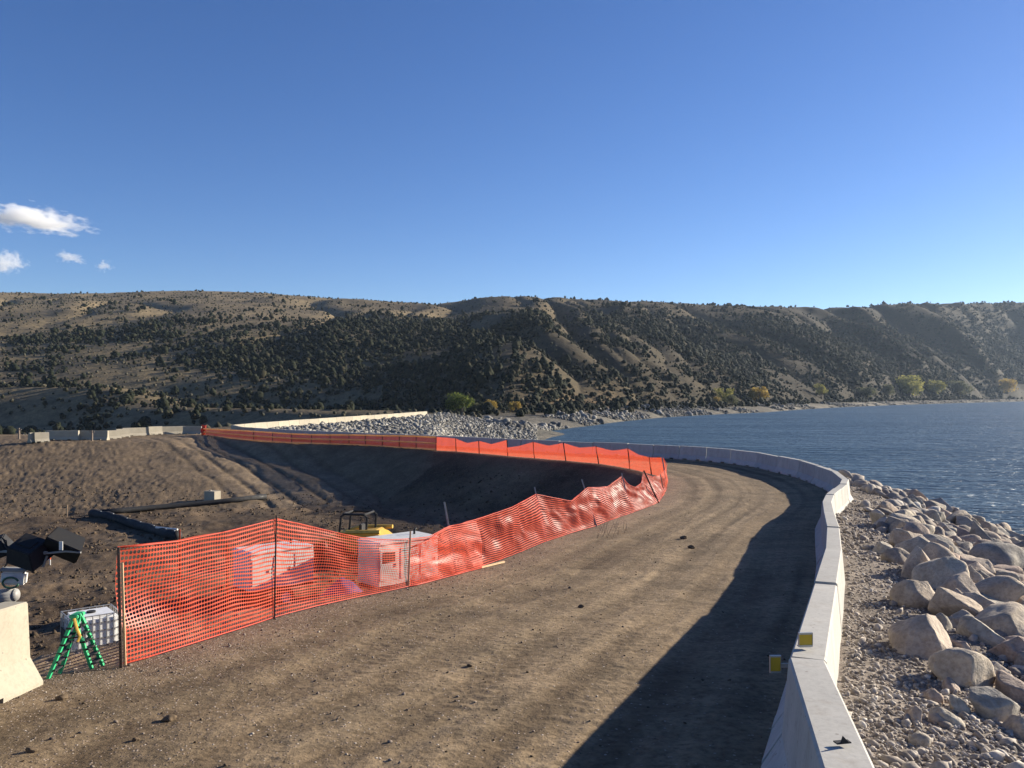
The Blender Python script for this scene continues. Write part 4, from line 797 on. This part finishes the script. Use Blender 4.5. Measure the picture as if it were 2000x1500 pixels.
# black sediment sock
pp = cast([(180, 1009), (215, 1016), (255, 1028), (295, 1040), (330, 1050), (352, 1056)], 10, 120); t_ = thing('sediment_sock', 'long black fabric sock lying on the pit floor', 'sediment sock', pp[0][:]); o_ = t_.location; mb = MB(); path = []
for k in range(len(pp) - 1):
    for f_ in np.linspace(0, 1, 7)[:-1]: path.append(pp[k].lerp(pp[k + 1], f_) + Vector((0, 0, .16 + .03 * math.sin(k * 3 + f_ * 9))) - o_)
mb.tube(path, .24, 12); mb.obj('sock', M_SOCK, t_, smooth=True); mb = MB()
for i in range(3, len(path), 4): a_ = path[i]; mb.tube([a_ + Vector((-.05, -.2, .0)), a_ + Vector((.02, -.05, .26)), a_ + Vector((.05, .2, .12))], .015, 5)
mb.obj('tie', M_WHITE, t_)
a_, b_ = cast([(308, 1044), (350, 1048)], 10, 120); mb = MB(); mb.tube([a_ + Vector((0, -.2, .38)), b_ + Vector((0, -.2, .36))], .05, 8); tag(mb.obj('pipe', M_WHITE), 'thin white pipe resting on the black sock', 'pipe')
# dark line of shade from sock to white block, shaped as a tube
pp = cast([(188, 1007), (240, 1002), (310, 996), (380, 989), (440, 984), (520, 974)], 10, 120); mb = MB(); mb.tube([p + Vector((0, 0, .12)) for p in pp], .17, 8); tag(mb.obj('dark_tube', M_SOCK, smooth=True), 'straight line of shade across the pit floor past the white block, modelled as a black tube', 'dark_tube')
# white block
p = cast([(415, 979)], 10, 120)[0]; w_ = 26 / F * p.y; mb = MB(); mb.box((0, 0, .30), (w_, w_ * .7, .62)); mb.box((-w_ * .2, 0, .63), (.16, .16, .06)); tag(mb.obj('concrete_block', M_CREAM, loc=p[:], bevel=.02, rotz=R(-24)), 'white rectangular concrete block alone on the pit floor', 'concrete block')
# survey stakes
def stake(px_, ytop, Yd, m, label, h=None, r=.02, name='survey_stake'):
    p = pit_at(px_, Yd); zt = CZ - (ytop - HY) / F * Yd; mb = MB(); mb.box((0, 0, (zt - p.z) / 2 - .1), (r * 2, r, zt - p.z + .2)); mb.box((0, 0, zt - p.z + .012), (r * 1.4, r * .8, .024)); return tag(mb.obj(name, m, loc=p[:], rotz=.3), label, 'stake')
stake(351, 1036, 19.5, M_ORANGE, 'thin orange stake rising behind the nearest netting next to the white pipe'); stake(131, 988, 46, M_WOOD, 'thin bare lath standing on the far pit floor', r=.025)
stake(444, 1060, 17.5, M_ORANGE, 'shorter orange stake seen through the nearest netting')
# generator on trailer (seen through the net)
def generator(px_, Yd, yaw, L, Wd, Hb, zb_, label, panel):
    p = pit_at(px_, Yd); t_ = thing('generator', label, 'generator', (p.x, p.y, p.z), yaw, 'white generators in the pit'); z0 = zb_ - p.z
    mb = MB(); mb.box((0, 0, z0 + Hb / 2), (L, Wd, Hb)); mb.obj('body', M_WHITE, t_, .03); mb = MB(); mb.prism([(-L / 2 - .03, z0 + Hb + .004), (L / 2 + .03, z0 + Hb + .004), (L / 2 - .06, z0 + Hb + .10), (-L / 2 + .06, z0 + Hb + .10)], -Wd / 2 - .03, Wd / 2 + .03); mb.obj('roof', M_WHITE, t_, .02)
    for k in range(3): 
        xk = -L * .33 + k * L * .33; mb = MB(); mb.box((xk, -Wd / 2 - .008, z0 + Hb * .52), (L * .28, .016, Hb * .75)); o = mb.obj('door', M_WHITE, t_, .006); mb = MB(); mb.box((xk + L * .1, -Wd / 2 - .026, z0 + Hb * .5), (.03, .02, .12)); mb.obj('handle', M_BLACK, o)
    mb = MB()
    if panel == 'grille':
        for r_ in range(4):
            for c_ in range(3): mb.box((L / 2 + .006, -Wd * .3 + c_ * Wd * .3, z0 + Hb * (.2 + .19 * r_)), (.012, Wd * .2, Hb * .10))
    else:
        mb.box((L / 2 + .006, 0, z0 + Hb * .55), (.012, Wd * .7, Hb * .5)); mb.box((-L * .33, -Wd / 2 - .02, z0 + Hb * .7), (L * .2, .01, Hb * .25))
    mb.obj('grille', M_DARK, t_); mb = MB(); mb.tube([(L * .3, .1, z0 + Hb + .1), (L * .3, .1, z0 + Hb + .24), (L * .3 + .08, .1, z0 + Hb + .30)], .04, 8); mb.obj('exhaust', M_BLACK, t_, smooth=True)
    mb = MB(); mb.box((0, 0, z0 - .06), (L * 1.04, Wd * .8, .10)); mb.tube([(L / 2, 0, z0 - .06), (L / 2 + .7, 0, z0 - .1)], .05, 6); mb.obj('chassis', M_BLACK, t_)
    for s_ in (-1, 1):
        mb = MB(); mb.tube([(0, s_ * (Wd / 2 + .02), .30), (0, s_ * (Wd / 2 + .2), .30)], .32, 18); o = mb.obj('wheel', M_RUB, t_, .03); mb = MB(); mb.tube([(0, s_ * (Wd / 2 + .205), .30), (0, s_ * (Wd / 2 + .215), .30)], .17, 14); mb.obj('rim', M_WHITE, o)
generator(535, 27.5, R(44), 2.3, 1.2, 1.15, CZ - (1140 - HY) / F * 27.5, 'white generator with dark slotted panel seen through the nearest netting', 'grille')
generator(778, 29, R(42), 2.5, 1.3, 1.4, CZ - (1062 - HY) / F * 29 - 1.25, 'larger white generator whose pale roof rises above the netting', 'plain')
# yellow loader
p = pit_at(700, 35); t_ = thing('skid_loader', 'yellow compact loader with a black cab frame parked in the pit shade', 'loader', p[:], R(168)); zt = CZ - (1003 - HY) / F * 35 - p.z
mb = MB(); mb.prism([(-1.3, .35), (1.0, .35), (1.2, .7), (1.15, 1.0), (-.9, 1.25), (-1.35, .95)], -.62, .62); mb.obj('body', M_YEL, t_, .04)
mb = MB(); hh_ = max(zt, 1.9)
for s_ in (-.52, .52):
    mb.tube([(-.55, s_, 1.1), (-.60, s_, hh_ - .1), (-.45, s_, hh_)], .05, 6); mb.tube([(.65, s_, .95), (.55, s_, hh_ - .1), (.4, s_, hh_)], .05, 6); mb.tube([(-.48, s_, hh_), (.45, s_, hh_)], .05, 6)
mb.tube([(.45, -.52, hh_), (.45, .52, hh_)], .045, 6); mb.tube([(-.48, -.52, hh_), (-.48, .52, hh_)], .045, 6); mb.obj('cab_frame', M_BLACK, t_)
for s_ in (-1, 1):
    mb = MB(); mb.tube([(-1.25, s_ * .75, 1.25), (.2, s_ * .75, 1.2), (1.5, s_ * .75, .75), (1.75, s_ * .75, .3)], .09, 6); mb.obj('lift_arm', M_YEL, t_)
    for xx in (-.65, .65): mb = MB(); mb.tube([(xx, s_ * .62, .4), (xx, s_ * .9, .4)], .4, 16); mb.obj('wheel', M_RUB, t_, .04)
mb = MB(); mb.prism([(1.6, .1), (2.35, .08), (2.3, .16), (1.72, .22), (1.75, .65), (1.62, .65)], -.9, .9); mb.obj('bucket', M_STEEL, t_)
mb = MB(); mb.box((.1, 0, .95), (.5, .5, .14)); mb.box((-.18, 0, 1.2), (.12, .5, .5)); mb.obj('seat', M_BLACK, t_, .03)
# blue tarp heap behind the net
p = pit_at(668, 24); g_ = np.meshgrid(np.linspace(-1, 1, 30), np.linspace(-1, 1, 30)); P = np.stack([g_[0].ravel() * .95, g_[1].ravel() * .7, 1.0 * np.exp(-(g_[0].ravel()**2 + g_[1].ravel()**2) * 1.4) + .14 * fbm(g_[0].ravel() * 3, g_[1].ravel() * 3, 3, 66)], 1); o = np_mesh('tarp', P, quads(30, 30), M_BLUE, smooth=True, loc=(p.x, p.y, p.z + .25)); tag(o, 'crumpled blue tarp heap behind the nearest netting', 'tarp')
# posts beyond the pit
for px_, yb_, yt_, l, m_ in [(37, 858, 836, 'dark wooden post at the far left beyond the pit', M_OLDW), (179.5, 860, 841, 'pale wooden post before the shaded far barriers', M_OLDW)]:
    p = cast([(px_, yb_)], 40, 200)[0]; zt = CZ - (yt_ - HY) / F * p.y; mb = MB(); mb.tube([(0, 0, -.2), (0.02, 0, (zt - p.z) * .5), (0, 0, zt - p.z)], .09, 7, .07); mb.tube([(-.25, 0, (zt - p.z) * .9), (.22, 0, (zt - p.z) * .86)], .04, 5); tag(mb.obj('wooden_post', m_, loc=p[:]), l, 'post')
# dry weeds at the road edge
r_ = np.random.default_rng(88); mb = MB()
for p in cast([(1185 + r_.uniform(-18, 40), 1042 + r_.uniform(-14, 12)) for _ in range(16)], 5, 60):
    for k in range(3): a_ = r_.uniform(0, 6.28); l_ = r_.uniform(.12, .4); mb.tube([p, p + Vector((math.cos(a_) * l_ * .3, math.sin(a_) * l_ * .3, l_ * .7)), p + Vector((math.cos(a_) * l_ * .7, math.sin(a_) * l_ * .7, l_ * .75))], .003, 4, .0015)
tag(mb.obj('dry_weeds', M_OLDW), 'dry weed stalks at the road edge by the fence bend', kind='stuff')

# ------------------------------------------------------------------ clouds
def cloud(cpx, size_px, Yd, seed, label, dens=.02, tilt=0):
    c = up_to(cpx[0], cpx[1], Yd); sx_, sz_ = size_px[0] / F * Yd / 2, size_px[1] / F * Yd / 2
    V_, Fc = ico(3); o = np_mesh('cloud', V_, Fc, None, loc=c[:]); o.scale = (sx_ * 1.35, sx_ * .8, sz_ * 1.5); o.rotation_euler = (0, tilt, 0)
    m = bpy.data.materials.new('cloud_vapour'); m.use_nodes = True; nt = m.node_tree; nt.nodes.remove(nt.nodes['Principled BSDF']); q = NB.__new__(NB); q.nt = nt; q.n = nt.nodes; q.l = nt.links
    vol = q.new('ShaderNodeVolumePrincipled'); vol.inputs['Color'].default_value = (1, 1, 1, 1); vol.inputs['Anisotropy'].default_value = .0; q.link(vol.outputs[0], q.n['Material Output'].inputs['Volume'])
    co = q.coord(); ln = q.new('ShaderNodeVectorMath', operation='LENGTH'); q.link(co, ln.inputs[0]); mp = q.new('ShaderNodeMapping'); mp.inputs['Location'].default_value = (seed * 3.7, seed, 0); mp.inputs['Scale'].default_value = (1.6, 1.2, 1.0); q.link(co, mp.inputs['Vector'])
    nz = q.noise(mp.outputs[0], 1.8, 8, .66); d = q.math('SUBTRACT', q.math('ADD', q.math('SUBTRACT', .62, ln.outputs['Value']), q.math('MULTIPLY', q.math('SUBTRACT', nz, .5), 2.7)), .10)
    d = q.math('MULTIPLY', q.math('MAXIMUM', q.math('MINIMUM', d, .35), 0), dens / .35); q.link(d, vol.inputs['Density']); o.data.materials.append(m)
    return tag(o, label, 'cloud', 'small clouds low in the left sky')
cloud((62, 428), (225, 50), 6000, 1, 'long white cloud with puffy top at the left edge of the sky', .013, R(8)); cloud((8, 513), (85, 44), 6500, 2, 'small white cloud at the left edge, below the long one', .012); cloud((135, 503), (70, 22), 6500, 3, 'thin faint wisp of cloud right of the small white one', .008, R(10)); cloud((203, 520), (40, 22), 6500, 4, 'tiny faint puff of cloud at the right end of the wisp', .012)

# ------------------------------------------------------------------ haze
hz = MB(); hz.box((300, 1250, 105), (5200, 3050, 330)); ho = hz.obj('haze', bpy.data.materials.new('haze_air')); m = ho.data.materials[0]; m.use_nodes = True; nt = m.node_tree; nt.nodes.remove(nt.nodes['Principled BSDF']); vol = nt.nodes.new('ShaderNodeVolumePrincipled'); vol.inputs['Color'].default_value = (.62, .78, 1, 1); vol.inputs['Density'].default_value = .000055; vol.inputs['Anisotropy'].default_value = .25
nt.links.new(vol.outputs[0], nt.nodes['Material Output'].inputs['Volume']); tag(ho, kind='stuff')
